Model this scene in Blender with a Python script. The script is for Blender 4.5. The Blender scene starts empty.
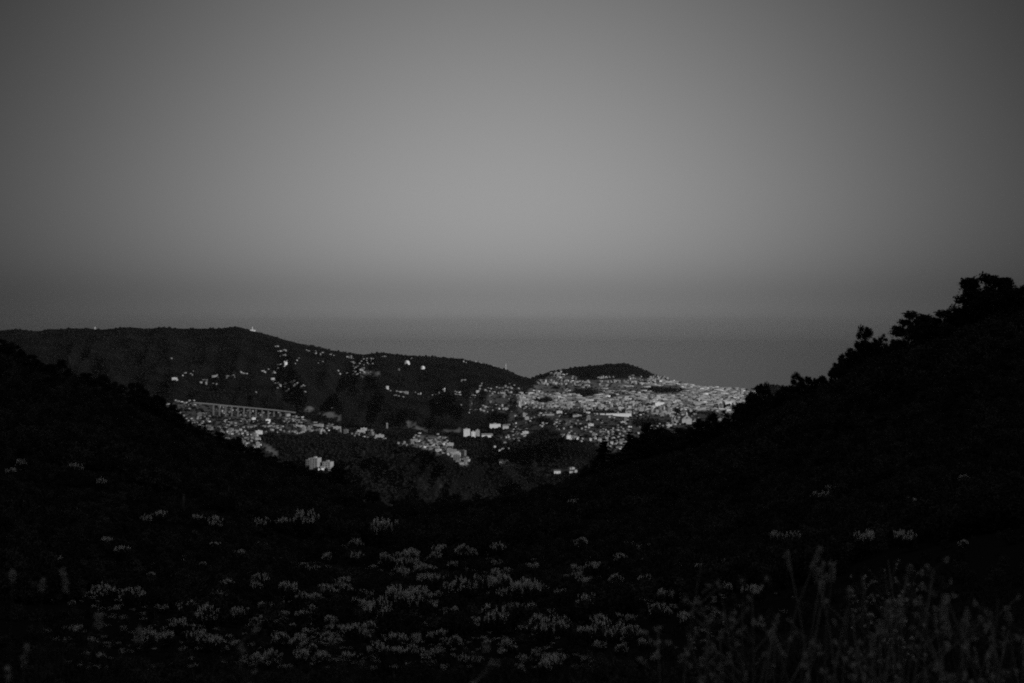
import bpy, math, random
import numpy as np
from mathutils import Vector

R = math.radians
rng = np.random.default_rng(11)
random.seed(11)
sc = bpy.context.scene
COL = sc.collection

# ------------------------------------------------------------------ constants
F = 1422.0            # focal length in pixels of a 1024 wide frame (50 mm)
H = 420.0             # eye height above the sea
HY = 325.0            # eye-level row
SUN_EL, SUN_AZ = R(14.0), math.atan2(0.75, -0.66)   # azimuth from +Y towards +X
SUND = Vector((math.sin(SUN_AZ) * math.cos(SUN_EL), math.cos(SUN_AZ) * math.cos(SUN_EL), math.sin(SUN_EL)))

# ------------------------------------------------------------------ helpers
def tag(o, label=None, cat=None, group=None, kind=None):
    if label: o['label'] = label; o['kind'] = o.get('kind') or 'thing'
    if cat: o['category'] = cat
    if group: o['group'] = group
    if kind: o['kind'] = kind
    return o

def make_mesh(name, verts, polys, mats=(), midx=None, smooth=False):
    """polys: list of int arrays (n,3) or (n,4) or plain list of lists"""
    me = bpy.data.meshes.new(name)
    verts = np.asarray(verts, dtype=np.float32).reshape(-1, 3)
    if isinstance(polys, np.ndarray): polys = [polys]
    loops, starts, tot, s = [], [], [], 0
    for p in polys:
        p = np.asarray(p, dtype=np.int32)
        if p.size == 0: continue
        if p.ndim == 1: p = p[None]
        n, k = p.shape
        loops.append(p.ravel()); starts.append(s + np.arange(n) * k); tot.append(np.full(n, k)); s += n * k
    loops = np.concatenate(loops); starts = np.concatenate(starts); tot = np.concatenate(tot)
    me.vertices.add(len(verts)); me.vertices.foreach_set('co', verts.ravel())
    me.loops.add(len(loops)); me.loops.foreach_set('vertex_index', loops.astype(np.int32))
    me.polygons.add(len(starts)); me.polygons.foreach_set('loop_start', starts.astype(np.int32))
    for m in mats: me.materials.append(m)
    if midx is not None: me.polygons.foreach_set('material_index', np.asarray(midx, dtype=np.int32))
    if smooth: me.polygons.foreach_set('use_smooth', np.ones(len(starts), dtype=bool))
    me.update(calc_edges=True)
    return me

def link(name, data, parent=None, loc=(0, 0, 0), rz=0.0):
    o = bpy.data.objects.new(name, data)
    COL.objects.link(o)
    o.location = loc; o.rotation_euler = (0, 0, rz)
    if parent: o.parent = parent
    return o

class MB:
    """collects boxes, tubes and polygons, then links them as one mesh"""
    def __init__(s): s.v, s.f, s.m = [], [], []
    def box(s, x0, x1, y0, y1, z0, z1, m=0):
        b = len(s.v)
        s.v += [(x0,y0,z0),(x1,y0,z0),(x1,y1,z0),(x0,y1,z0),(x0,y0,z1),(x1,y0,z1),(x1,y1,z1),(x0,y1,z1)]
        for q in ((0,3,2,1),(4,5,6,7),(0,1,5,4),(1,2,6,5),(2,3,7,6),(3,0,4,7)):
            s.f.append([b + i for i in q]); s.m.append(m)
    def poly(s, pts, m=0):
        b = len(s.v); s.v += list(pts); s.f.append(list(range(b, b + len(pts)))); s.m.append(m)
    def tube(s, pts, rads, n=7, m=0, cap=True):
        rings = []
        for i, p in enumerate(pts):
            p = Vector(p)
            d = (Vector(pts[min(i+1, len(pts)-1)]) - Vector(pts[max(i-1, 0)])).normalized()
            a = d.cross(Vector((0.3, 1, 0.1))).normalized(); c = d.cross(a)
            b = len(s.v)
            for k in range(n):
                t = 2 * math.pi * k / n
                s.v.append(tuple(p + (a * math.cos(t) + c * math.sin(t)) * rads[i]))
            rings.append(b)
        for r0, r1 in zip(rings, rings[1:]):
            for k in range(n):
                s.f.append([r0 + k, r0 + (k+1) % n, r1 + (k+1) % n, r1 + k]); s.m.append(m)
        if cap:
            s.f.append([rings[0] + k for k in range(n)][::-1]); s.m.append(m)
            s.f.append([rings[-1] + k for k in range(n)]); s.m.append(m)
    def mesh(s, name, mats, smooth=False):
        me = bpy.data.meshes.new(name)
        me.from_pydata([tuple(v) for v in s.v], [], s.f)
        for m in mats: me.materials.append(m)
        me.polygons.foreach_set('material_index', np.array(s.m, dtype=np.int32))
        if smooth: me.polygons.foreach_set('use_smooth', np.ones(len(s.f), dtype=bool))
        me.update()
        return me

# value noise, vectorised
_perm = rng.random((256, 256)).astype(np.float64)
def vnoise(x, y):
    xi = np.floor(x).astype(int); yi = np.floor(y).astype(int)
    fx = x - xi; fy = y - yi
    fx = fx*fx*(3-2*fx); fy = fy*fy*(3-2*fy)
    g = lambda a, b: _perm[a % 256, b % 256]
    return (g(xi,yi)*(1-fx)+g(xi+1,yi)*fx)*(1-fy) + (g(xi,yi+1)*(1-fx)+g(xi+1,yi+1)*fx)*fy - 0.5
def fbm(x, y, o=4):
    s = 0; a = 1.0
    for k in range(o):
        s = s + a * vnoise(x * 2**k + 17.3*k, y * 2**k + 9.1*k); a *= 0.5
    return s

def smooth1(a, n, axis):
    if n < 1: return a
    k = np.exp(-0.5 * (np.arange(-2*n, 2*n+1) / n)**2); k /= k.sum()
    def f(v):
        p = np.pad(v, 2*n, mode='edge')
        return np.convolve(p, k, 'valid')
    return np.apply_along_axis(f, axis, a)

# ------------------------------------------------------------------ materials
def new_mat(name):
    m = bpy.data.materials.new(name); m.use_nodes = True
    nt = m.node_tree; b = nt.nodes['Principled BSDF']
    return m, nt, b

def grey(v): return (v, v, v, 1.0)

def noisy(name, lo, hi, scale, rough=0.9, detail=6, coord='Object', spec=0.1, bump=0.0, bscale=None, rand=0.0):
    m, nt, b = new_mat(name)
    tc = nt.nodes.new('ShaderNodeTexCoord')
    n = nt.nodes.new('ShaderNodeTexNoise'); n.inputs['Scale'].default_value = scale; n.inputs['Detail'].default_value = detail
    nt.links.new(tc.outputs[coord], n.inputs['Vector'])
    r = nt.nodes.new('ShaderNodeMapRange')
    r.inputs['From Min'].default_value = 0.3; r.inputs['From Max'].default_value = 0.7
    r.inputs['To Min'].default_value = lo; r.inputs['To Max'].default_value = hi
    nt.links.new(n.outputs['Fac'], r.inputs['Value'])
    src = r.outputs['Result']
    if rand:
        oi = nt.nodes.new('ShaderNodeObjectInfo')
        mr = nt.nodes.new('ShaderNodeMapRange'); mr.inputs['To Min'].default_value = 1 - rand; mr.inputs['To Max'].default_value = 1 + rand
        nt.links.new(oi.outputs['Random'], mr.inputs['Value'])
        mu = nt.nodes.new('ShaderNodeMath'); mu.operation = 'MULTIPLY'
        nt.links.new(src, mu.inputs[0]); nt.links.new(mr.outputs['Result'], mu.inputs[1]); src = mu.outputs[0]
    nt.links.new(src, b.inputs['Base Color'])
    b.inputs['Roughness'].default_value = rough
    b.inputs['Specular IOR Level'].default_value = spec
    if bump:
        bn = nt.nodes.new('ShaderNodeTexNoise'); bn.inputs['Scale'].default_value = bscale or scale * 4; bn.inputs['Detail'].default_value = 8
        nt.links.new(tc.outputs[coord], bn.inputs['Vector'])
        bp = nt.nodes.new('ShaderNodeBump'); bp.inputs['Strength'].default_value = bump
        nt.links.new(bn.outputs['Fac'], bp.inputs['Height']); nt.links.new(bp.outputs['Normal'], b.inputs['Normal'])
    return m

M_leaf = noisy('dark_leaf', 0.016, 0.034, 1.2, 0.85, spec=0.05, rand=0.25)
M_scrub = noisy('scrub_leaf', 0.014, 0.036, 1.5, 0.85, spec=0.05)
M_scrub_pale = noisy('grey_scrub_leaf', 0.03, 0.075, 1.5, 0.85, spec=0.05)
M_wood_far = noisy('woodland', 0.008, 0.020, 0.006, 0.95, spec=0.0, detail=9)
M_bark = noisy('bark', 0.05, 0.10, 8.0, 0.95, bump=0.5)
M_blossom = noisy('blossom', 0.6, 0.8, 30.0, 0.8, spec=0.1)
M_stalk = noisy('dry_stalk', 0.16, 0.28, 25.0, 0.85)
M_seed = noisy('seed_head', 0.24, 0.38, 60.0, 0.9)
M_stem = noisy('green_stem', 0.10, 0.17, 25.0, 0.85)
M_grass = noisy('dark_grass', 0.03, 0.055, 20.0, 0.85)
M_rock = noisy('limestone', 0.22, 0.42, 1.8, 0.92, bump=0.8, bscale=6)
M_conc = noisy('concrete', 0.10, 0.18, 0.15, 0.9)
M_white = noisy('white_render', 0.70, 0.82, 0.2, 0.8)
M_pale = noisy('pale_render', 0.36, 0.50, 0.15, 0.85, rand=0.32)
M_dull = noisy('dull_render', 0.19, 0.31, 0.15, 0.85, rand=0.35)
M_tile = noisy('roof_tile', 0.14, 0.24, 0.5, 0.9, rand=0.3)
M_flat = noisy('flat_roof', 0.26, 0.40, 0.3, 0.9, rand=0.3)
M_glass, _nt, _b = new_mat('window_glass'); _b.inputs['Base Color'].default_value = grey(0.03); _b.inputs['Roughness'].default_value = 0.15
M_metal = noisy('painted_metal', 0.5, 0.62, 2.0, 0.5, spec=0.4)

# town "rest" material, albedo kept per building in a face attribute
M_town, nt, b = new_mat('town_render')
at = nt.nodes.new('ShaderNodeAttribute'); at.attribute_name = 'wall_tone'
nt.links.new(at.outputs['Fac'], b.inputs['Base Color']); b.inputs['Roughness'].default_value = 0.9; b.inputs['Specular IOR Level'].default_value = 0.1

# terrain: vegetation / bare earth / built-up ground, by what lies on the ground there
M_ground, nt, b = new_mat('ground_cover')
tc = nt.nodes.new('ShaderNodeNewGeometry')
def nz(scale, detail=7):
    n = nt.nodes.new('ShaderNodeTexNoise'); n.inputs['Scale'].default_value = scale; n.inputs['Detail'].default_value = detail
    nt.links.new(tc.outputs['Position'], n.inputs['Vector']); return n
def mrange(src, lo, hi, a=0.3, c=0.7):
    r = nt.nodes.new('ShaderNodeMapRange'); r.inputs['From Min'].default_value = a; r.inputs['From Max'].default_value = c
    r.inputs['To Min'].default_value = lo; r.inputs['To Max'].default_value = hi
    nt.links.new(src, r.inputs['Value']); return r.outputs['Result']
veg = mrange(nz(0.006, 10).outputs['Fac'], 0.006, 0.018)
bare = mrange(nz(0.06, 6).outputs['Fac'], 0.10, 0.24)
urb = mrange(nz(0.03, 6).outputs['Fac'], 0.22, 0.42)
def mix(f, a, c):
    m = nt.nodes.new('ShaderNodeMix'); m.data_type = 'FLOAT'
    nt.links.new(f, m.inputs[0]); nt.links.new(a, m.inputs[2]); nt.links.new(c, m.inputs[3]); return m.outputs[0]
ab = nt.nodes.new('ShaderNodeAttribute'); ab.attribute_name = 'bare'
au = nt.nodes.new('ShaderNodeAttribute'); au.attribute_name = 'urban'
col = mix(au.outputs['Fac'], mix(ab.outputs['Fac'], veg, bare), urb)
nt.links.new(col, b.inputs['Base Color']); b.inputs['Roughness'].default_value = 0.95; b.inputs['Specular IOR Level'].default_value = 0.0

M_sea, nt, b = new_mat('sea_water')
b.inputs['Base Color'].default_value = grey(0.02); b.inputs['Roughness'].default_value = 0.25; b.inputs['IOR'].default_value = 1.33
tc = nt.nodes.new('ShaderNodeNewGeometry')
n = nt.nodes.new('ShaderNodeTexNoise'); n.inputs['Scale'].default_value = 0.02; n.inputs['Detail'].default_value = 4
nt.links.new(tc.outputs['Position'], n.inputs['Vector'])
bp = nt.nodes.new('ShaderNodeBump'); bp.inputs['Strength'].default_value = 0.25; bp.inputs['Distance'].default_value = 4
nt.links.new(n.outputs['Fac'], bp.inputs['Height']); nt.links.new(bp.outputs['Normal'], b.inputs['Normal'])

# ------------------------------------------------------------------ terrain
PX = np.concatenate([np.linspace(-700, -120, 40), np.arange(-117, 1141, 3.0), np.linspace(1160, 1800, 40)])
Y0, Y1, NY = 2.0, 10500.0, 560
YS = np.exp(np.linspace(math.log(Y0), math.log(Y1), NY))

def I(px, pairs):
    p = np.array(pairs, float); return np.interp(px, p[:, 0], p[:, 1])

LC = [(-700,215),(-300,265),(-100,325),(0,354),(20,363),(45,374),(75,385),(95,389),(120,399),(150,416),(175,428),(200,441),(230,453),(255,462),(280,471),(305,480),(330,486),(350,490),(370,492),(385,499),(400,506),(430,510),(455,511),(480,510),(500,505),(520,500),(540,496),(560,490),(580,482),(600,474),(620,470),(650,461),(680,455),(700,447),(730,436),(760,420),(780,410),(800,402),(830,392),(850,380),(870,367),(900,352),(930,344),(950,337),(980,326),(1024,316),(1300,225),(1800,120)]
LY = [(-700,330),(0,400),(200,420),(350,400),(450,380),(500,360),(600,300),(700,250),(800,215),(900,190),(1024,170),(1800,150)]
YC = I(PX, LY); yc = smooth1(I(PX, LC), 2, 0) + np.interp(PX, [0, 300, 420, 560, 650, 800, 1024, 1200], [5, 5, 2, 4, 9, 12, 16, 20])
y8 = I(PX, [(-700,700),(0,716),(500,716),(820,700),(1024,668),(1800,600)])

far_px = [-700,-200,0,100,200,280,340,370,400,430,460,490,520,540,560,590,610,640,700,760,850,1024,1300,1800]
far = [
 (1300, [600]*24),
 (1800, [520,520,520,520,520,515,512,510,508,510,512,516,518,520,522,522,522,524,530,535,540,550,560,560]),
 (2300, [500,500,500,495,490,485,482,474,466,468,476,482,486,486,488,486,486,488,492,496,500,510,520,520]),
 (2550, [490,490,490,485,480,472,476,455,448,451,460,470,478,477,477,477,476,478,482,486,490,500,510,510]),
 (2900, [465,465,465,460,458,458,462,458,456,461,468,471,473,462,455,457,463,466,470,474,480,490,500,500]),
 (3200, [450,450,450,447,446,448,452,449,447,455,463,466,456,442,434,435,443,453,458,464,470,480,490,490]),
 (3700, [435,435,435,432,431,434,441,442,441,447,452,453,448,446,442,441,440,444,450,456,462,470,480,480]),
 (4400, [421,421,421,421,423,428,433,434,435,437,440,441,438,436,432,431,430,434,438,443,450,455,465,465]),
 (5200, [402,402,402,403,408,415,421,425,427,429,430,428,424,420,417,416,416,418,421,426,432,438,445,445]),
 (6000, [384,384,384,383,388,396,402,407,412,414,412,408,406,406,406,406,406,406,406,408,412,418,424,424]),
 (7000, [356,358,357,354,358,364,374,380,382,384,388,392,396,397,398,398,398,397,397,398,401,405,410,410]),
]
G = np.zeros((NY, len(PX)))     # apparent row of the ground, per column and depth
lnY = np.log(YS)
crest8 = [(-700,325),(-200,336),(0,331),(20,328.5),(40,331.5),(70,328),(95,329),(130,328),(180,328.2),(200,329.5),(238,328),(255,331),(280,338),(310,346),(340,351.5),(360,355.5),(380,353),(400,355),(430,356.5),(460,358.5),(485,363.5),(505,370),(520,377),(540,384),(560,387),(600,389),(700,391),(850,394),(1800,400)]
crest8 = [(a, b - 0.8) for a, b in crest8]
crest9 = [(-700,350),(300,358),(500,378),(530,379),(540,376.5),(560,371),(580,368),(600,366),(625,364),(640,369),(655,377),(680,382),(700,386),(730,389),(850,391),(1800,396)]
crest9 = [(a, b - (2.5 if 535 < a < 660 else 0)) for a, b in crest9]
crest95 = [(-700,355),(300,362),(530,382),(600,373),(640,376),(680,384),(700,386.5),(730,388.5),(750,389),(757,386.5),(766,384.5),(778,385),(790,389),(850,390),(1800,394)]
crest98 = [(-700,365),(300,370),(530,384),(640,382),(690,385.8),(720,387.2),(760,388.6),(850,389),(1800,390)]
rowsY = [math.log(r[0]) for r in far] + [math.log(8000), math.log(8950), math.log(9400), math.log(9800), math.log(10150)]
rows = [np.interp(PX, far_px, r[1]) for r in far] + [I(PX, crest8), I(PX, crest9), I(PX, crest95), I(PX, crest98), np.full(len(PX), HY + F*(H+25)/10150)]
rows = np.array(rows)
soft = smooth1(rows, 4, 1); rows[:11] = soft[:11]
for j in range(len(PX)):
    g = np.interp(lnY, rowsY, rows[:, j])
    # near slope and near ridge
    t = np.clip((lnY - math.log(8)) / (math.log(YC[j]) - math.log(8)), 0, 1)
    near = y8[j] + (yc[j] - y8[j]) * t**0.85
    tb = np.clip((lnY - math.log(YC[j])) / (math.log(1300) - math.log(YC[j])), 0, 1)
    back = yc[j] + (600 - yc[j]) * (tb**1.6)
    nn = np.where(lnY < math.log(YC[j]), near, back)
    G[:, j] = np.where(YS < 1300, nn, g)
m8 = YS < 8
ZG = H - (G - HY) / F * YS[:, None]
ZG[m8] = (H - 1.6) + (ZG[~m8][0] - (H - 1.6))[None] * ((YS[m8] - 2) / 6)[:, None].clip(0, 1)
ZS = smooth1(ZG, 2, 0); ZG = np.where(YS[:, None] < 6600, ZS, ZG)
XG = (PX[None] - 512) / F * YS[:, None]
YG = np.repeat(YS[:, None], len(PX), 1)
# natural roughness
amp_n = np.interp(YS, [2, 20, 100, 400, 1300, 2500, 6000, 8000, 10000], [0.0, 0.15, 0.8, 3.0, 10, 14, 20, 16, 4])[:, None]
scl = np.interp(YS, [2, 20, 100, 400, 1300, 3000, 8000], [3, 6, 18, 60, 220, 330, 520])[:, None]
XW = XG; urban_flat = np.clip((G - 380)/20, 0, 1) * (YS[:, None] > 5600) * (PX[None] > 520)
rough = fbm(XW/300.0+5, YG/300.0, 5) * np.interp(YS, [800, 1300, 2500, 6000, 8000, 10000], [0, 8, 14, 24, 14, 4])[:, None]
rough_near = fbm(XW/25.0+40, YG/25.0+3, 5) * np.interp(YS, [2, 12, 60, 300, 900, 1300], [0, .15, .9, 2.2, 3, 0])[:, None]
spur = (0.5 - 2*np.abs(vnoise(PX[None]/38.0 + 0.9*lnY[:, None]*3 + 7, lnY[:, None]*3.2))) + .5*(0.5 - 2*np.abs(vnoise(PX[None]/15.0 + 3 - lnY[:, None]*4, lnY[:, None]*7)))
spur = spur * np.interp(YS, [1300, 1700, 2600, 4800, 5600, 7000, 7900, 8300], [0, 16, 18, 0, 45, 50, 10, 0])[:, None]
groove = np.exp(-((PX[None] - np.interp(YS, [5400, 7900], [318, 352])[:, None])/9.0)**2) * np.interp(YS, [5200, 5800, 7600, 8000], [0, 60, 45, 0])[:, None]
ZG = ZG + (spur - groove) * np.where(PX[None] < 535, 1, .25) * (1 - urban_flat)
ZG = ZG + rough * (1 - 0.85*urban_flat) + rough_near
ZG = np.where(YG > 10050, np.minimum(ZG, -3), ZG)

def gz(px, Y):
    """ground height at a column and depth"""
    i = np.clip(np.interp(np.log(Y), lnY, np.arange(NY)), 0, NY - 1.001); j = np.clip(np.interp(px, PX, np.arange(len(PX))), 0, len(PX) - 1.001)
    i0 = np.floor(i).astype(int); j0 = np.floor(j).astype(int); fi = i - i0; fj = j - j0
    return (ZG[i0, j0]*(1-fi)*(1-fj) + ZG[i0+1, j0]*fi*(1-fj) + ZG[i0, j0+1]*(1-fi)*fj + ZG[i0+1, j0+1]*fi*fj)
APP = HY + (H - ZG) / YS[:, None] * F            # apparent row of every ground vertex
VISM = np.minimum.accumulate(APP, 0)              # highest so far
def hit(px, py, ymin=9.0, ymax=1e9):
    """depth at which the sight line (px,py) first meets the ground, or None"""
    j = int(np.clip(np.interp(px, PX, np.arange(len(PX))) + .5, 0, len(PX)-1))
    a = APP[:, j]
    ok = np.nonzero((a <= py) & (YS >= ymin) & (YS <= ymax))[0]
    return float(YS[ok[0]]) if len(ok) else None
def at(px, Y): 
    return Vector(((px - 512) / F * Y, Y, float(gz(px, Y))))
def visible_depth(px, py, y_from=1300):
    Y = hit(px, py, 9.0)
    return Y if Y and Y >= y_from else None

# what lies on the ground (attributes of the place)
def inpoly(x, y, P):
    x = np.asarray(x, float); y = np.asarray(y, float); r = np.zeros(x.shape, bool)
    P = list(P)
    for (x0, y0), (x1, y1) in zip(P, P[1:] + P[:1]):
        c = ((y0 > y) != (y1 > y)) & (x < (x1 - x0) * (y - y0) / ((y1 - y0) or 1e-9) + x0)
        r ^= c
    return r
CITY = [(536,384),(548,377),(556,373),(575,378),(612,380),(636,372),(655,376),(680,383),(700,386),(752,389),(756,402),(740,414),(700,412),(664,416),(630,411),(560,410),(520,406),(513,398)]
LOWTOWN = [(560,409),(664,415),(740,413),(735,426),(700,440),(660,445),(612,452),(596,444),(545,428),(505,444),(495,437),(520,420)]
HILLTOWN = [(470,388),(516,386),(545,396),(560,410),(540,424),(505,414),(470,411)]
LEFTTOWN = [(163,405),(186,402),(200,403),(240,412),(290,416),(335,427),(300,434),(262,434),(256,448),(240,446),(220,437),(200,428),(180,418)]
STRIP = [(300,427),(345,428),(372,433),(392,438),(378,442),(350,436),(300,435)]
MIDTOWN = [(396,446),(410,440),(420,435),(447,439),(450,447),(462,451),(471,465),(461,466),(448,456),(430,451),(415,446)]
PARKS = [(521,393,8,3.2),(586,393,13,4.6),(543,400.5,11,2.6),(662,389.6,19,2.8),(633,396,10,.8),(636,401.5,9,1.0),(647,405.7,8,1.2),(727,407,13,1.8),(676,411,5,3),(577,416,11,3.4),(543,421,9,3.6),(546,412.6,6,.8),(646,422.5,17,3.6),(700,412.5,14,1.3),(612,396.5,9,.7),(690,398.5,12,.6),(568,407,9,.7),(606,404,8,.6),(556,388,5,1.6),(606,384,7,1.2),(640,384,6,1.0)]
SCARS = [((405,423),(409,421),(418,426),(429,430),(427,434),(414,429),(406,427)), ((442,429.5),(460,429),(460,432),(441,432)), ((318,413),(330,412),(342,416),(341,420),(328,418)),
         ((304,408),(312,406),(313,410),(306,411)), ((258,441),(262,441),(276,452),(280,458),(272,456)), ((508,413),(513,411),(514,424),(507,424)), ((344,470),(347,464),(350,466),(346,472)), ((361,452),(365,449),(365,454),(362,456)),
         ((544,407),(556,418),(575,421),(572,425),(556,423),(548,416)), ((364,372),(380,372),(380,375),(362,375))]
PXG = np.repeat(PX[None], NY, 0)
CAP = [(543,377),(556,368),(600,360),(625,358),(645,362),(655,377),(646,379),(632,376),(622,381),(600,381),(582,381),(571,375),(558,374.5)]
jit = fbm(PXG/4.0, G/2.0, 3)*3
far_m = YG > 1300
urb_a = np.zeros_like(ZG); bare_a = np.zeros_like(ZG)
for P, v in ((CITY, .9), (LOWTOWN, .25), (LEFTTOWN, .3), (MIDTOWN, .6), (HILLTOWN, .2)):
    urb_a = np.maximum(urb_a, inpoly(PXG + jit, APP + jit*.4, P) * v)
for (cx, cy, rx, ry) in PARKS:
    urb_a[((PXG + jit - cx)/rx)**2 + ((APP + jit*.4 - cy)/ry)**2 < 1] = 0.0
for P in SCARS: bare_a = np.maximum(bare_a, inpoly(PXG + jit*.25, APP + jit*.15, P) * 1.0)
urb_a = np.where((APP < 395) & (PXG < 680), urb_a*.5, urb_a)
urb_a[inpoly(PXG + jit*.4, APP + jit*.2, CAP)] = 0.0
spk = (np.abs(PXG - 424) < 22) & (np.abs(APP - 489) < 12) & (fbm(PXG/3.0 + 9, APP/1.6, 3) > .22)
bare_a = np.maximum(bare_a, spk*.16)
urb_a *= far_m; bare_a *= far_m
# pale dirt track seen on the near left shoulder and thin tracks on the wooded hills
for P in (((361,497),(367,489),(371,492),(374,497),(368,500),(364,505),(361,503)), ((386,503),(390,505),(397,514),(394,515)), ((118,442),(130,446),(129,450),(119,447))):
    bare_a = np.maximum(bare_a, inpoly(PXG, APP, P) * (~far_m) * 0.6)
for a_, b_, w in (((490,466),(600,470),.7), ((540,475),(572,470),.6)):
    yl = a_[1] + (PXG - a_[0])/(b_[0]-a_[0])*(b_[1]-a_[1]) + 1.5*np.sin(PXG/14)
    bare_a = np.maximum(bare_a, ((np.abs(APP - yl) < w) & (PXG > a_[0]) & (PXG < b_[0]) & far_m) * 0.35)

nyy, nxx = ZG.shape
idx = np.arange(nyy*nxx).reshape(nyy, nxx)
quads = np.stack([idx[:-1,:-1], idx[:-1,1:], idx[1:,1:], idx[1:,:-1]], -1).reshape(-1, 4)
me = make_mesh('terrain', np.stack([XG, YG, ZG], -1), quads, [M_ground], smooth=True)
for nm, a in (('bare', bare_a), ('urban', urb_a)):
    t = me.attributes.new(nm, 'FLOAT', 'POINT'); t.data.foreach_set('value', a.astype(np.float32).ravel())
tag(link('terrain', me), kind='structure')

# unseen hill added behind and right of view to shade the near slopes
sdx, sdy = math.sin(SUN_AZ), math.cos(SUN_AZ)
gx, gy = np.meshgrid(np.arange(-1500, 2200, 16.0), np.arange(-1500, 1300, 16.0))
s_ = gx*sdx + gy*sdy; p_ = gx*(-sdy) + gy*sdx
hgt = np.interp(s_, [-400, 0, 60, 200, 380, 520, 900, 1500], [-260, -3, 6, 95, 232, 225, 80, -60])
edge = np.interp(p_, [-1400, -700, -100, 700, 1000, 1500], [-250, -60, 0, 0, -60, -420])
hz = H + hgt + edge + fbm(gx/160.0, gy/160.0, 5)*np.clip((s_-40)/200, 0, 1)*44
front = (gy > 1) & (np.abs(gx) < 0.62*np.maximum(gy, 1))
hz = np.where(front | ((np.abs(gx) < 14) & (gy > -14)), np.minimum(hz, H - 320), hz)
hz = np.where((gy <= 8) & (gy >= -60) & (np.abs(gx) < 60) , np.minimum(hz, H - 2.0 - 0.01*np.abs(gx)), hz)
i2 = np.arange(gx.size).reshape(gx.shape)
q2 = np.stack([i2[:-1,:-1], i2[:-1,1:], i2[1:,1:], i2[1:,:-1]], -1).reshape(-1, 4)
tag(link('hill', make_mesh('hill', np.stack([gx, gy, hz], -1), q2, [M_ground], smooth=True)), kind='structure')

# sea
sx = np.linspace(-52000, 52000, 80); sy = np.concatenate([np.linspace(9300, 15000, 20), np.linspace(15500, 80000, 110)])
ax, ay = np.meshgrid(sx, sy); i3 = np.arange(ax.size).reshape(ax.shape)
q3 = np.stack([i3[:-1,:-1], i3[:-1,1:], i3[1:,1:], i3[1:,:-1]], -1).reshape(-1, 4)
tag(link('sea', make_mesh('sea', np.stack([ax, ay, -(ax**2 + ay**2)/14.8e6 + 9300.0**2/14.8e6], -1), q3, [M_sea])), kind='structure')

# ------------------------------------------------------------------ leaf clouds
def leaf_cloud(centers, radii, n, size, flat=0.75, r=None, shell=0.6):
    """n small folded leaf faces spread through clumps; returns verts, tris"""
    r = r or rng
    k = r.integers(0, len(centers), n)
    d = r.normal(size=(n, 3)); d /= np.linalg.norm(d, axis=1)[:, None]
    rad = (shell + (1-shell)*r.random(n))[:, None] * radii[k][:, None] * (0.75 + 0.5*r.random(n))[:, None]
    c = centers[k] + d * rad * np.array([1, 1, flat])
    u = r.normal(size=(n, 3)); u /= np.linalg.norm(u, axis=1)[:, None]
    w = np.cross(u, r.normal(size=(n, 3))); w /= np.linalg.norm(w, axis=1)[:, None]
    s = size * (0.6 + 0.8*r.random(n))[:, None]
    v = np.stack([c - u*s, c + w*s*0.45, c + u*s, c - w*s*0.45], 1).reshape(-1, 3)
    f = np.arange(4*n).reshape(n, 4)
    return v, f

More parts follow.
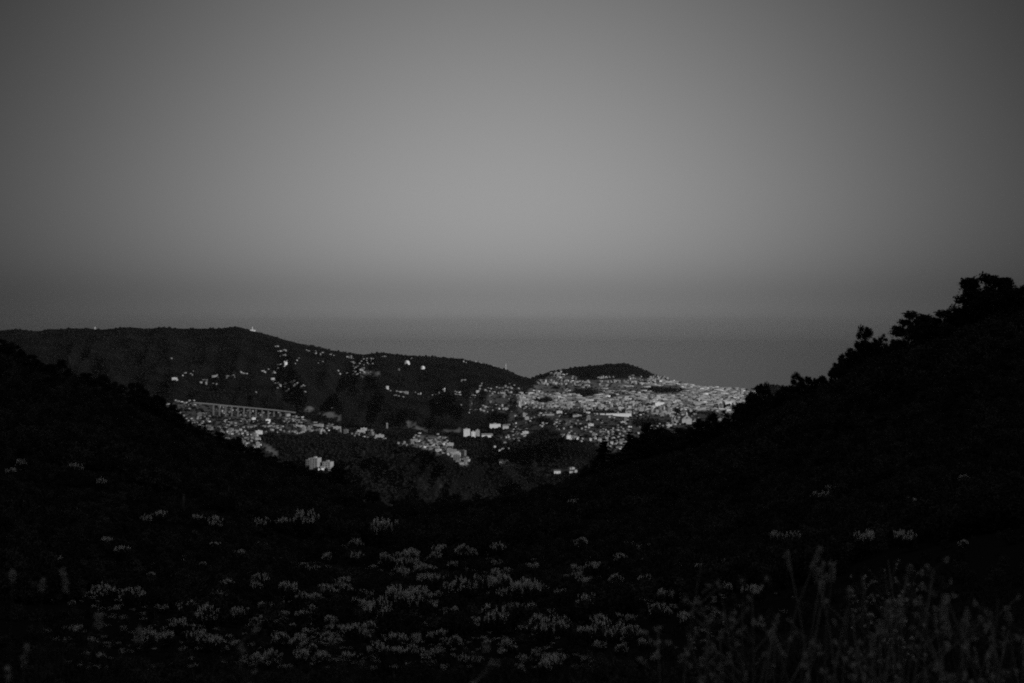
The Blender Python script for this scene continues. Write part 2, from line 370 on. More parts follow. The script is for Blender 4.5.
def tree_meshes(kind, seed):
    r = np.random.default_rng(seed)
    tr = MB(); cs = []; rs = []
    hgt = 1.0                                       # unit-height tree, scaled when placed
    lean = r.normal(0, .03, 2)
    if kind == 'pine':                              # umbrella crown in plates with gaps
        tr.tube([(0,0,-.06),(lean[0],lean[1],.3),(lean[0]*2.5,lean[1]*2.5,.62),(lean[0]*3,lean[1]*3,.86)], [.035,.028,.018,.006])
        for i in range(26):
            a = r.random()*6.28; z = .22 + .72*r.random(); q = (.34*(1-.75*max(0, z-.6)/.4)) * (.35+.65*r.random())
            p = (math.cos(a)*q + lean[0]*2, math.sin(a)*q + lean[1]*2, z)
            tr.tube([(lean[0]*2, lean[1]*2, z-.13), (p[0]*.6, p[1]*.6, z-.06), p], [.012,.008,.003], 5)
            cs.append(p); rs.append(.08 + .07*r.random())
        flat, n, sz, sh = .7, 9500, .021, .15
    elif kind == 'conifer':
        tr.tube([(0,0,-.06),(0,0,.5),(lean[0],lean[1],.97)], [.03,.018,.003])
        for i in range(34):
            z = .1 + .86*(i/34); q = .24*(1-z)**.8 * (.55+.6*r.random()); a = i*2.4 + r.random()
            p = (math.cos(a)*q, math.sin(a)*q, z - .03)
            tr.tube([(0,0,z), p], [.006,.002], 4)
            cs.append(p); rs.append(.03 + .07*(1-z))
        for z in np.linspace(.3, .97, 8): cs.append((0,0,z)); rs.append(.03+.05*(1-z))
        flat, n, sz, sh = .55, 4200, .022, .15
    elif kind == 'cypress':
        tr.tube([(0,0,-.06),(0,0,.5),(0,0,.96)], [.02,.012,.003])
        for z in np.linspace(.08, .95, 22):
            a = r.random()*6.28; q = .03
            cs.append((math.cos(a)*q, math.sin(a)*q, z)); rs.append(.075*math.sin(min(1, (1.02-z)*2.2)*1.57)+.015)
        flat, n, sz, sh = 1.3, 2000, .014, .3
    elif kind == 'wispy':
        tr.tube([(0,0,-.06),(lean[0],lean[1],.4),(lean[0]*2,lean[1]*2,.8)], [.02,.014,.004])
        for i in range(16):
            a = r.random()*6.28; z = .35 + .62*r.random(); q = .3*(.3+.7*r.random())
            p = (math.cos(a)*q, math.sin(a)*q, z)
            tr.tube([(lean[0],lean[1],z*.6), (p[0]*.5,p[1]*.5,z*.85), p], [.009,.006,.002], 5)
            cs.append(p); rs.append(.05+.05*r.random())
        flat, n, sz, sh = .8, 2600, .018, .1
    else:                                           # round evergreen oak
        tr.tube([(0,0,-.06),(lean[0],lean[1],.25),(lean[0]*2,lean[1]*2,.55)], [.045,.035,.02])
        for i in range(38):
            a = r.random()*6.28; el = math.asin(-.75 + 1.7*r.random())
            q = .34*(.7+.35*r.random())
            p = (math.cos(a)*math.cos(el)*q, math.sin(a)*math.cos(el)*q, .54 + math.sin(el)*.42*(.75+.3*r.random()))
            tr.tube([(lean[0],lean[1],.25), (p[0]*.5,p[1]*.5,.25+(p[2]-.25)*.55), p], [.02,.012,.003], 5)
            cs.append(p); rs.append(.07+.06*r.random())
        for i in range(6): cs.append((r.normal(0,.1), r.normal(0,.1), .45+.2*r.random())); rs.append(.16)
        flat, n, sz, sh = .85, 13000, .021, .2
    v, f = leaf_cloud(np.array(cs, float), np.array(rs, float), n, sz, flat, r, sh)
    top = np.quantile(v[:, 2], .997); v[:, 2] *= 1.0 / top
    return tr.mesh(kind + '_trunk', [M_bark], True), make_mesh(kind + '_crown', v, f, [M_leaf]), float(np.quantile(np.abs(v[:, 0]), .97))

TREES = {k: [tree_meshes(k, 100 + 7*i + len(k)) for i in range(n)] for k, n in (('pine',4),('oak',4),('conifer',2),('cypress',1),('wispy',2))}

def plant_tree(px, top, wpx, kind, label, group, Y=None, name=None, base=None):
    if Y is None:
        j = int(np.interp(px, PX, np.arange(len(PX))) + .5)
        m = (YS > 70) & (YS < 700); ii = np.nonzero(m)[0]
        Y = float(YS[ii[np.argmin(APP[ii, j])]]) * (0.97 + .05*rng.random())
    g = at(px, Y)
    app = HY + (H - g.z) / Y * F
    h = max((app - top), 5) / F * Y
    T = random.choice(TREES[kind])
    root = link(name or {'pine':'pine_tree','oak':'oak_tree','conifer':'conifer_tree','cypress':'cypress_tree','wispy':'bushy_tree'}[kind], None, None, g, rng.random()*6.28)
    sxy = (wpx/2) / F * Y / T[2]
    sxy = min(max(sxy, h*.55), h*2.0) if kind != 'cypress' else h*.9
    root.scale = (sxy, sxy, h)
    link('trunk', T[0], root); link('crown', T[1], root)
    tag(root, label, 'tree', group)
    return root

ORD = ['first','second','third','fourth','fifth','sixth','seventh','eighth','ninth','tenth','eleventh','twelfth','thirteenth','fourteenth','fifteenth','sixteenth','seventeenth','eighteenth','nineteenth','twentieth',
       'twenty-first','twenty-second','twenty-third','twenty-fourth','twenty-fifth','twenty-sixth','twenty-seventh','twenty-eighth','twenty-ninth','thirtieth','thirty-first','thirty-second','thirty-third','thirty-fourth','thirty-fifth']
SHAPE = {'pine':'flat-topped pine','oak':'round bushy tree','conifer':'pointed conifer','cypress':'slim upright cypress','wispy':'thin wispy tree'}
left_trees = [(1,339,22,'oak'),(14,346,20,'oak'),(29,355,20,'oak'),(46,363,18,'oak'),(63,360,16,'pine'),(84,373,22,'oak'),(101,375,20,'oak'),(117,382,16,'oak'),(127,383,13,'pine'),(139,384,16,'pine'),
  (157,395,18,'oak'),(170,404,18,'oak'),(190,421,14,'conifer'),(204,424,18,'wispy'),(218,432,18,'oak'),(236,437,16,'oak'),(253,447,18,'oak'),(270,456,18,'oak'),(286,461,18,'oak'),(300,468,16,'oak'),(313,471,16,'oak'),
  (325,473,15,'oak'),(337,466,17,'oak'),(348,479,16,'oak'),(402,503,20,'oak'),(424,508,20,'oak'),(448,511,22,'oak')]
for i, (px, top, w, k) in enumerate(left_trees):
    plant_tree(px, top, w, k, f'dark {SHAPE[k]}, {ORD[i]} along the left ridge from the picture edge', 'trees along the left ridge')
right_trees = [(1018,282,44,'oak'),(988,276,54,'oak'),(966,296,34,'pine'),(944,311,34,'pine'),(914,312,40,'pine'),(888,334,18,'wispy'),(877,338,18,'wispy'),(865,327,20,'pine'),(850,349,22,'oak'),(839,362,18,'oak'),
  (831,369,4,'cypress'),(821,376,16,'oak'),(811,377,14,'oak'),(797,373,15,'pine'),(783,386,14,'oak'),(773,394,16,'oak'),(762,389,15,'pine'),(754,398,18,'oak'),(744,406,18,'oak'),(731,415,18,'wispy'),
  (717,419,20,'oak'),(702,425,20,'oak'),(688,433,22,'oak'),(672,433,22,'oak'),(654,429,26,'oak'),(640,439,16,'oak'),(630,432,26,'conifer'),(618,454,16,'oak'),(604,439,38,'conifer'),(590,468,20,'oak'),
  (576,478,20,'oak'),(560,486,20,'oak'),(542,494,22,'oak'),(520,501,22,'oak'),(496,506,24,'oak')]
right_trees = [(a, b - (5 if 636 < a < 770 else 0), c + (6 if 636 < a < 770 else 0), d) for a, b, c, d in right_trees]
for i, (px, top, w, k) in enumerate(right_trees):
    plant_tree(px, top, w, k, f'black {SHAPE[k]}, {ORD[i]} down the right ridge from the picture edge', 'trees down the right ridge')
# lower trees that close the gaps along both ridge lines
for (lst, side) in ((left_trees, 'left'), (right_trees, 'right')):
    q = sorted((a, b) for a, b, c, d in lst)
    for i in range(34 if side == 'left' else 90):
        px = float(rng.uniform(q[0][0], q[-1][0])); top = float(np.interp(px, [a for a, b in q], [b for a, b in q])) + rng.uniform(4, 13)*(1 if side == 'left' else 1.25)
        if 353 < px < 402: continue
        if abs(px-604) < 13 or abs(px-631) < 8: top += 12
        plant_tree(px, top, rng.uniform(13, 24), random.choice(['oak', 'oak', 'wispy']), f'lower bushy dark tree closing the gaps in the {side} ridge line', f'lower trees along the {side} ridge')
# trees within the shaded right slope and the dark gully, in front of the ridges
n_in = 0
for t in range(900):
    if n_in >= 130: break
    px = rng.uniform(560, 1080) if rng.random() < .7 else rng.uniform(-30, 560)
    j = int(np.interp(px, PX, np.arange(len(PX))) + .5)
    yc_ = yc[j]; py = yc_ + (rng.random()**1.5)*70 + 6
    if py > 520 + 30*(px < 560) : continue
    Y = hit(px, py, 70, 640)
    if Y is None: continue
    n_in += 1
    side = 'right' if px > 560 else 'left'
    k = random.choice(['oak','oak','pine','wispy'])
    plant_tree(px, py - rng.uniform(9, 17)*(200/Y)**.5, rng.uniform(14, 26), k, f'black {SHAPE[k]} in the deep shade of the {side} hillside', f'{SHAPE[k]}s in the shade of the {side} hillside', Y)

# ------------------------------------------------------------------ scrub cover of the near slopes (nobody could count it)
def shrub_mesh(name, seed, n, mat, sz=.045):
    r = np.random.default_rng(seed); cs = []; rs = []
    for i in range(14):
        a = r.random()*6.28; q = .42*math.sqrt(r.random()); cs.append((math.cos(a)*q, math.sin(a)*q, .2 + .62*r.random()*(1-q))); rs.append(.12+.12*r.random())
    v, f = leaf_cloud(np.array(cs), np.array(rs), n, sz, .9, r, .3)
    v[:, 2] = np.maximum(v[:, 2], -.1)
    return make_mesh(name, v, f, [mat]), np.array(cs), np.array(rs)
# ------------------------------------------------------------------ pale flowering bushes on the slope
def flower_bush(seed):
    r = np.random.default_rng(seed)
    me, cs, rs = shrub_mesh('foliage', seed, 1100, M_scrub)
    n = 1500                                            # blossom tips sit on the upper, outer side of the clumps, in loose sprays
    sp = []
    for i in range(46):
        k = r.choice(np.argsort(cs[:, 2])[5:]); d = r.normal(size=3); d[2] = abs(d[2]) + .8; d /= np.linalg.norm(d)
        sp.append(cs[k] + d*rs[k]*1.15 + np.array([0, 0, .05]))
    sp = np.array(sp)
    v, f = leaf_cloud(sp, np.full(len(sp), .038), n, .016, 2.4, r, .1)
    st = MB()
    for p in sp: st.tube([(p[0]*.8, p[1]*.8, p[2]*.55), tuple(p)], [.004, .0025], 3)
    return me, make_mesh('blossom', v, f, [M_blossom]), st.mesh('stem', [M_stem])
BUSH = [flower_bush(500 + i) for i in range(6)]
bushes = [(385,547,24),(397,570,12),(405,566,14),(413,573,14),(440,560,14),(462,563,14),(452,571,10),(497,556,14),(421,581,14),(437,565,12),(428,594,20),(421,598,12),(450,599,16),(468,600,22),(502,597,20),(516,600,14),(528,606,26),
 (345,599,12),(368,601,12),(380,627,24),(398,622,28),(418,616,24),(432,615,14),(425,608,16),(475,631,14),(495,632,24),(398,647,16),(376,662,18),(399,661,16),(540,645,26),(555,672,20),(560,630,14),
 (160,524,14),(147,527,12),(197,529,10),(215,536,16),(215,554,12),(262,532,12),(282,532,14),(307,539,24),(107,549,12),(155,575,10),(312,581,12),(277,566,8),(227,592,12),(104,602,22),(113,600,12),(132,607,20),(185,616,16),(220,609,16),
 (287,602,18),(327,600,14),(345,588,12),(205,630,20),(177,632,14),(147,652,22),(167,646,16),(198,651,20),(215,653,18),(270,670,18),(250,670,16),(300,651,18),(280,647,16),(302,665,16),(322,665,14),(20,470,10),(77,475,12),(75,514,8),(12,480,10),(102,490,10),
 (574,509,10),(582,552,12),(644,557,13),(630,552,10),(620,565,12),(577,587,14),(594,577,14),(517,603,20),(585,615,18),(612,642,24),(600,638,18),(557,635,16),(587,642,18),(659,620,16),(667,607,14),(645,587,12),(685,627,14),(727,594,13),(754,603,20),(632,645,16),(547,677,20),
 (817,505,14),(832,497,12),(825,501,10),(914,508,12),(964,485,9),(780,549,14),(793,546,14),(867,555,20),(907,550,18),(900,545,14),(964,550,10),(672,481,8),(607,509,10),(340,540,10),(355,553,12),(240,560,10),(260,590,14),(240,625,16),(265,630,14),(330,630,14),(310,615,12),(355,640,16),(455,650,14),(510,655,14),(430,635,12),(535,575,12),(560,600,14),(700,575,10),(615,590,12),(640,610,12)]
key = {(385,547):'broad pale flowering bush, topmost before the dark gully', (398,622):'widest pale flowering bush at the middle of the flowery slope', (468,600):'bright arching flowering bush above the gap in the scrub', (528,606):'long low flowering bush beside the bright arching one',
  (307,539):'wide flat flowering bush on its own below the left ridge', (754,603):'lone bright flowering bush on the right of the flowery slope', (659,620):'compact bright round flowering bush among the right scrub', (104,602):'wide flowering bush behind the blurred grass plumes at left',
  (205,630):'tall flowering bush low on the left slope', (215,653):'broad flowering bush below the tall one low on the left slope', (147,652):'spreading flowering bush near the lower left corner', (867,555):'scattered-blossom bush on the shaded right slope', (817,505):'small pale bush high on the black right hillside',
  (495,632):'isolated flowering bush under the bright arching one', (612,642):'wide dim flowering bush low at the right of centre', (644,557):'small bright-topped flowering bush at the foot of the right hillside'}
BP = []
for i in range(180):                                    # smaller ones between
    px = float(np.clip(rng.normal(400, 170), 60, 760)); py = rng.uniform(560, 676)
    bushes.append((px, py, rng.uniform(6, 13)))
for i, (px, py, w) in enumerate(bushes):
    Y = hit(px, py + w*.22, 9, 700)
    if Y is None: continue
    s = w / F * Y * 1.3
    B = BUSH[i % len(BUSH)]
    g = at(px, Y)
    root = link('flowering_bush', None, None, g + Vector((0, 0, -.02)), rng.random()*6.28)
    root.scale = (s, s, s*rng.uniform(.95, 1.3))
    BP.append((g.x, g.y, s))
    link('foliage', B[0], root); link('blossom', B[1], root); link('stem', B[2], root)
    lab = key.get((px, py))
    side = 'left' if px < 340 else ('middle' if px < 560 else 'right')
    band = 'upper' if py < 560 else ('middle' if py < 615 else 'lower')
    size = 'small' if w < 13 else 'wide'
    if lab: tag(root, lab, 'bush', 'pale flowering bushes singled out')
    else: tag(root, f'{size} pale-flowered bush in dark scrub, {band} part of the {side} slope', 'bush', f'{size} flowering bushes, {band} part of the {side} slope')

scrub_src = []
for i in range(6):
    o = bpy.data.objects.new('scrub_source', shrub_mesh('scrub_clump', 300+i, 900, M_scrub if i < 4 else M_scrub_pale)[0]); scrub_src.append(o)
pts, scl_, rot = [], [], []
def add_scrub(n, pxr, lnr, smin, smax):
    px = rng.uniform(*pxr, n); Y = np.exp(rng.uniform(math.log(lnr[0]), math.log(lnr[1]), n))
    z = gz(px, Y); X = (px-512)/F*Y
    pts.append(np.stack([X, Y, z - .05], 1)); s = rng.uniform(smin, smax, n) ; scl_.append(s); rot.append(rng.random(n)*6.28)
add_scrub(1700, (-120, 1150), (6.5, 24), .1, .28)
add_scrub(6000, (-120, 1150), (22, 60), .3, .75)
add_scrub(8000, (-120, 1150), (55, 150), .5, 1.3)
add_scrub(8000, (-140, 1180), (130, 480), 1.2, 3.4)
add_scrub(2500, (-160, 1200), (300, 900), 2.0, 5.0)
add_scrub(2500, (-520, -130), (20, 600), 1.0, 3.2); add_scrub(1500, (1150, 1500), (20, 250), .6, 2.0)
for q in range(2600):                                  # taller thicket along both ridge lines
    px_ = rng.uniform(-60, 1100); j = int(np.interp(px_, PX, np.arange(len(PX))) + .5)
    Yq = YC[j]*rng.uniform(.86, 1.04); pts.append(np.array([[(px_-512)/F*Yq, Yq, float(gz(px_, Yq)) - .1]])); scl_.append(np.array([rng.uniform(1.2, 3.6)])); rot.append(np.array([rng.random()*6.28]))
pts = np.concatenate(pts); scl_ = np.concatenate(scl_); rot = np.concatenate(rot)
sxp = 512 + pts[:, 0]/pts[:, 1]*F; syp = HY + (H - pts[:, 2])/pts[:, 1]*F
keep = ~((pts[:, 1] > 150) & (inpoly(sxp, syp, [(358,488),(372,489),(399,512),(392,520),(360,508)])))
for bx_, by_, bs in BP:
    dx, dy = pts[:, 0]-bx_, pts[:, 1]-by_
    keep &= ~((np.abs(dx) < bs*.55 + scl_*.35) & (dy < bs*.5) & (dy > -bs*5.5 - scl_*1.2))
pts, scl_, rot = pts[keep], scl_[keep], rot[keep]
me = bpy.data.meshes.new('undergrowth'); me.vertices.add(len(pts)); me.vertices.foreach_set('co', pts.astype(np.float32).ravel())
a = me.attributes.new('size', 'FLOAT', 'POINT'); a.data.foreach_set('value', scl_.astype(np.float32))
a = me.attributes.new('turn', 'FLOAT', 'POINT'); a.data.foreach_set('value', rot.astype(np.float32))
def instancer(name, me, sources, mat):
    ob = link(name, me); me.materials.append(mat)
    ng = bpy.data.node_groups.new(name + '_nodes', 'GeometryNodeTree')
    ng.interface.new_socket('Geometry', in_out='INPUT', socket_type='NodeSocketGeometry'); ng.interface.new_socket('Geometry', in_out='OUTPUT', socket_type='NodeSocketGeometry')
    N = ng.nodes; L = ng.links
    gi = N.new('NodeGroupInput'); go = N.new('NodeGroupOutput')
    jn = N.new('GeometryNodeJoinGeometry')
    for s in sources:
        oi = N.new('GeometryNodeObjectInfo'); oi.inputs['Object'].default_value = s; oi.inputs['As Instance'].default_value = True
        L.new(oi.outputs['Geometry'], jn.inputs[0])
    ip = N.new('GeometryNodeInstanceOnPoints'); ip.inputs['Pick Instance'].default_value = True
    L.new(gi.outputs[0], ip.inputs['Points']); L.new(jn.outputs[0], ip.inputs['Instance'])
    na = N.new('GeometryNodeInputNamedAttribute'); na.data_type = 'FLOAT'; na.inputs['Name'].default_value = 'size'
    nb = N.new('GeometryNodeInputNamedAttribute'); nb.data_type = 'FLOAT'; nb.inputs['Name'].default_value = 'turn'
    cx = N.new('ShaderNodeCombineXYZ'); L.new(nb.outputs['Attribute'], cx.inputs['Z'])
    L.new(cx.outputs[0], ip.inputs['Rotation']); L.new(na.outputs['Attribute'], ip.inputs['Scale'])
    L.new(ip.outputs[0], go.inputs[0])
    md = ob.modifiers.new('scatter', 'NODES'); md.node_group = ng
    return ob
tag(instancer('undergrowth', me, scrub_src, M_scrub), 'dense dark scrub covering the shaded near slopes', kind='stuff')

# countless smaller blooms between the bushes
flower_src = []
for i in range(4):
    v1, f1 = leaf_cloud(np.array([(0,0,.25),(.2,.1,.2),(-.2,.05,.22),(.05,-.2,.2)]), np.full(4, .2), 260, .05, .8, np.random.default_rng(800+i), .3)
    r_ = np.random.default_rng(830+i); hd = np.stack([r_.normal(0, .24, 18), r_.normal(0, .24, 18), .42 + r_.normal(0, .09, 18)], 1)
    v2, f2 = leaf_cloud(hd, np.full(18, .05), 330, .022, 2.2, r_, .1)
    flower_src.append(bpy.data.objects.new('flower_source', make_mesh('flower_clump', np.concatenate([v1, v2]), np.concatenate([f1, f2 + len(v1)]), [M_scrub, M_blossom], np.r_[np.zeros(len(f1)), np.ones(len(f2))])))
fp, fs = [], []
for i in range(9000):
    px_ = float(rng.uniform(40, 800)); py_ = float(rng.uniform(520, 682))
    d_ = np.interp(px_, [40, 110, 250, 380, 520, 640, 720, 800], [.1, .6, .7, 1, 1, .7, .35, .1]) * np.interp(py_, [520, 555, 590, 640, 682], [.25, .5, 1, 1, .8])
    if rng.random() > d_*.34 or float(fbm(np.array(px_/26.0+50), np.array(py_/9.0), 3)) < .02: continue
    Yq = hit(px_, py_, 9, 600)
    if Yq is None: continue
    w_ = rng.uniform(4, 9); fp.append(tuple(at(px_, Yq) + Vector((0, 0, .08)))); fs.append(w_/F*Yq)
fp = np.array(fp); fs = np.array(fs)
me = bpy.data.meshes.new('flower_cover'); me.vertices.add(len(fp)); me.vertices.foreach_set('co', fp.astype(np.float32).ravel())
a = me.attributes.new('size', 'FLOAT', 'POINT'); a.data.foreach_set('value', fs.astype(np.float32))
a = me.attributes.new('turn', 'FLOAT', 'POINT'); a.data.foreach_set('value', (rng.random(len(fp))*6.28).astype(np.float32))
tag(instancer('flower_cover', me, flower_src, M_blossom), 'scattered small pale blooms carpeting the scrub slope', kind='stuff')

# ------------------------------------------------------------------ near grass and stalks, out of focus
bl = MB()
gv, gf = [], []
ng_ = 15000
px = rng.uniform(-80, 1110, ng_); Y = rng.uniform(4.5, 11.5, ng_)
dens = np.interp(px, [0, 200, 520, 700, 830, 1024], [.5, .35, .3, .6, 1, 1]); keep = rng.random(ng_) < dens; px, Y = px[keep], Y[keep]
z = gz(px, Y); X = (px-512)/F*Y; n = len(px)
hh = rng.uniform(.08, .30, n) * np.interp(px, [0, 500, 750, 1024], [.9, .7, 1.1, 1.25]); wd = rng.uniform(.0012, .0028, n); an = rng.random(n)*6.28; bend = rng.normal(0, .35, (n, 2))
base = np.stack([X, Y, z], 1); w3 = np.stack([np.cos(an)*wd, np.sin(an)*wd, 0*wd], 1)
mid = base + np.stack([bend[:, 0]*hh*.3, bend[:, 1]*hh*.3, hh*.6], 1); tip = base + np.stack([bend[:, 0]*hh, bend[:, 1]*hh, hh], 1)
gv = np.stack([base-w3, base+w3, mid+w3*.7, mid-w3*.7, tip], 1).reshape(-1, 3); k = np.arange(n)[:, None]*5
tag(link('wild_grass', make_mesh('wild_grass', gv, [k + np.array([[0,1,2,3]]), k + np.array([[3,2,4]])], [M_grass])), 'short dry grass at the viewer\'s feet', kind='stuff')

def stalk(px, top, Y, kind, label, group=None, lean=0.0, hw=4.0, hl=14.0):
    """a single stalk: top = row of its tip, hw/hl = width and length of its head in pixels"""
    g = at(px, Y)
    h = (H - (top - HY)/F*Y) - g.z
    u = Y / F
    root = tag(link({'plume':'grass_plume','spray':'flower_spray','reed':'dry_stalk'}[kind], None, None, g), label, {'plume':'grass plume','spray':'wild flower','reed':'dry stalk'}[kind], group)
    tipx = lean*h
    wob = math.sin(px*1.7 + top)*.05*h; wo2 = math.cos(px*2.3)*.05*h; sm = M_stem if px > 640 else M_grass
    m = MB(); m.tube([(0,0,-.05),(tipx*.1+wob,0,h*.25),(tipx*.3+wob*1.3,wo2,h*.5),(tipx*.62+wob*.5,wo2*1.2,h*.8),(tipx,0,h)], [.0045,.004,.0034,.0025,.0013], 6)
    link('stem', m.mesh('stem', [sm], True), root)
    r = np.random.default_rng(int(px*7+top))
    if kind == 'plume':
        nn = 26; t = r.random(nn); cs = np.stack([tipx*(1-.2*t) + r.normal(0, .12, nn)*hw*u, r.normal(0, .2, nn)*hw*u, h - t*hl*u], 1)
        v, f = leaf_cloud(cs, np.full(nn, hw*u*.33), 420, .0045, 1.3, r, .1)
        link('seed_head', make_mesh('seed_head', v, f, [M_seed]), root)
        m = MB()
        for q in range(3):
            a = r.random()*6.28; b_ = h*(.15+.3*r.random())
            m.tube([(tipx*.2,0,b_), (math.cos(a)*.05, math.sin(a)*.05, b_+.07), (math.cos(a)*.12, math.sin(a)*.12, b_+.06)], [.003,.002,.0006], 4)
        link('blade', m.mesh('blade', [M_stem]), root)
    elif kind == 'spray':
        m = MB(); cs = []
        for q in range(34):
            b_ = h*(.45+.5*r.random()); a = r.random()*6.28; l = (hw*u*.5)*(.3+.7*r.random())
            e = (tipx*b_/h + math.cos(a)*l, math.sin(a)*l, b_ + l*.5 + r.random()*.05)
            m.tube([(tipx*b_/h, 0, b_-.04), e], [.0012,.0007], 4); cs.append(e)
        link('foliage', m.mesh('branch', [M_stem]), root)  # this part is the thin bare branches of the spray, not leaves
        v, f = leaf_cloud(np.array(cs), np.full(len(cs), .0045), 34*9, .0042, 1, r, .2)
        link('blossom', make_mesh('blossom', v, f, [M_blossom]), root)
    else:
        m = MB(); cs = []
        for q in range(9):
            b_ = h*(.4+.6*r.random()); a = r.random()*6.28; l = .03+.05*r.random()
            e = (tipx*b_/h + math.cos(a)*l, math.sin(a)*l, b_ + l*.8)
            m.tube([(tipx*b_/h, 0, b_), e], [.002,.001], 4); cs.append(e)
        link('foliage', m.mesh('branch', [M_stem]), root)  # side branches of the dry stalk, without leaves
        v, f = leaf_cloud(np.array(cs), np.full(len(cs), .012), 150, .006, 1.2, r, .1)
        link('blossom', make_mesh('seed_head', v, f, [M_seed]), root)  # sparse seed heads at the branch ends, not flowers
P = 'plume'
for px, top, Y, k, lab, ln, hw, hl in [
  (13,572,5.0,P,'pale blurred grass plume nearest the left picture edge',0.0,7,11), (35,581,5.2,P,'dim short grass plume second from the left picture edge',.03,7,9), (79,571,4.6,P,'tallest and brightest pale grass plume at lower left',-.05,8,20),
  (98,615,4.8,P,'round-headed grass plume below the tall bright one',0,8,12), (134,628,4.6,P,'stubby grass plume among bushes low at left',.02,8,14), (12,646,4.2,P,'drooping grass plume in the lower left corner',.05,7,22), (8,668,4.0,P,'low faint grass plume at the very corner of the picture',0,6,12),
  (702,558,5.2,'reed','slender faint stalk standing left of the tall right-hand grasses',.0,5,20), (690,618,5.0,'reed','short bent stalk below the slender faint one',.08,5,20),
  (770,548,4.9,P,'arching grass plume first of the curved pair',.16,6,22), (783,563,5.0,P,'drooping grass plume right beside the arching one',.14,6,20), (791,575,4.8,P,'hanging pale seed head under the arching plumes',.12,7,14), (804,552,5.2,P,'slim curved grass plume above the hanging seed head',-.06,5,18),
  (822,563,4.9,P,'broad double-headed grass plume left of the dotted flowers',.04,9,18), (829,566,5.0,P,'narrow grass plume touching the double-headed one',-.05,6,16), (850,588,4.7,P,'short bright plume with round pale head below dotted flowers',0,7,10),
  (884,560,6.2,'spray','tall wild flower spray with many tiny pale dots',.02,42,40), (872,575,6.4,'spray','smaller dotted flower spray leaning against the tall one',-.06,34,30), (894,571,6.3,'spray','loose dotted flower spray right behind the tall one',.08,30,30),
  (886,566,4.7,P,'leaning slim plume crossing the dotted flower spray',.08,5,14), (889,600,4.5,P,'fuzzy pale plume at the foot of dotted flowers',.0,11,18), (880,622,4.5,P,'low fat plume below the fuzzy one',.0,10,14),
  (917,570,4.8,'reed','tall forked dry stalk right of the dotted flowers',.06,8,20), (932,568,4.9,'reed','tall straight dry stalk beside the forked one',.0,8,20), (937,596,4.6,P,'thick pale plume between the tall dry stalks',.03,11,30), (913,600,4.6,P,'thick leaning plume left of the dry stalks',-.05,10,24),
  (950,612,4.5,P,'wide drooping plume past the tall dry stalks',.06,9,24), (979,612,4.7,'reed','crooked dry stalk toward the right picture edge',.05,8,20), (1008,598,4.9,'reed','last tall dry stalk by the right picture edge',-.04,8,20), (1019,607,4.8,P,'faint plume cut by the right picture edge',-.05,7,16),
  (735,600,5.0,'reed','thin stalk with sparse seeds right of centre',.03,6,16), (760,590,5.1,'reed','upright sparse stalk below the arching plumes',-.03,6,16), (716,600,5.0,'reed','leaning sparse stalk left of the thin one',-.06,6,16), (648,640,4.6,'reed','short faint stalk among low bushes right of centre',.04,6,16),
  (470,650,4.4,'reed','single faint stalk at the bottom centre',.02,6,16), (245,640,4.5,'reed','faint stalk among bushes at lower left',-.02,6,16), (838,610,4.7,'reed','tall stalk in front of the double-headed plume',.03,7,20), (865,635,4.4,'reed','short stalk beneath the dotted flowers',-.04,7,20)]:
    stalk(px, top, Y, k, lab, None, ln, hw, hl)
for i in range(34):
    px = float(rng.uniform(690, 1030)); stalk(px, rng.uniform(600, 655), rng.uniform(4.2, 5.6), random.choice(['plume', 'reed', 'reed']), 'low dry stalk in the blurred tangle at lower right', 'low dry stalks in the tangle', rng.normal(0, .2), rng.uniform(2.5, 7), rng.uniform(10, 30))

# thin post and pale rocks
Y = hit(183, 519, 60, 600); g = at(183, Y); hp = 24/F*Y
root = tag(link('wooden_post', None, None, g), 'thin upright wooden post standing alone on the left slope', 'post')
m = MB(); m.tube([(0,0,-.3),(.02,0,hp*.6),(.05,0,hp)], [.11,.10,.09], 8); link('shaft', m.mesh('shaft', [M_bark], True), root)
m = MB(); m.tube([(.05,0,hp),(.05,0,hp+.05)], [.115,.08], 8); link('cap', m.mesh('cap', [M_bark], True), root)
def rock_mesh(seed):
    import bmesh
    bm = bmesh.new(); bmesh.ops.create_icosphere(bm, subdivisions=3, radius=1)
    r = np.random.default_rng(seed); o = r.random(3)*40
    for v in bm.verts:
        p = v.co.copy(); d = 1 + .5*float(fbm(np.array(p.x*1.4+o[0]+p.z), np.array(p.y*1.4+o[1]-p.z*.7), 4)); v.co = Vector((p.x*d, p.y*d*.8, max(p.z*d*.55, -.3)))
    me = bpy.data.meshes.new('rock'); bm.to_mesh(me); bm.free(); me.materials.append(M_rock); return me
ROCK = [rock_mesh(i) for i in range(4)]
for i, (px, py, w, lab) in enumerate([(124,446,9,'pale rock high on the dark left hillside'),(366,497,8,'pale boulder beside the dirt track on the left shoulder'),(372,492,6,'smaller pale boulder above the one by the dirt track'),(391,508,6,'pale rock at the lower end of the dirt track'),(22,470,7,'pale rock at the left picture edge under the ridge'),
    (84,480,6,'low flat rock on the upper left slope'),(300,470,4,'small rock by the ridge trees left of the towers'),(152,514,5,'grey rock in scrub under the left ridge')]):
    Y = hit(px, py, 60, 650)
    if Y: 
        s = w/2/F*Y; o = tag(link('rock', ROCK[i % 4], None, at(px, Y), rng.random()*6), lab, 'rock'); o.scale = (s, s, s)

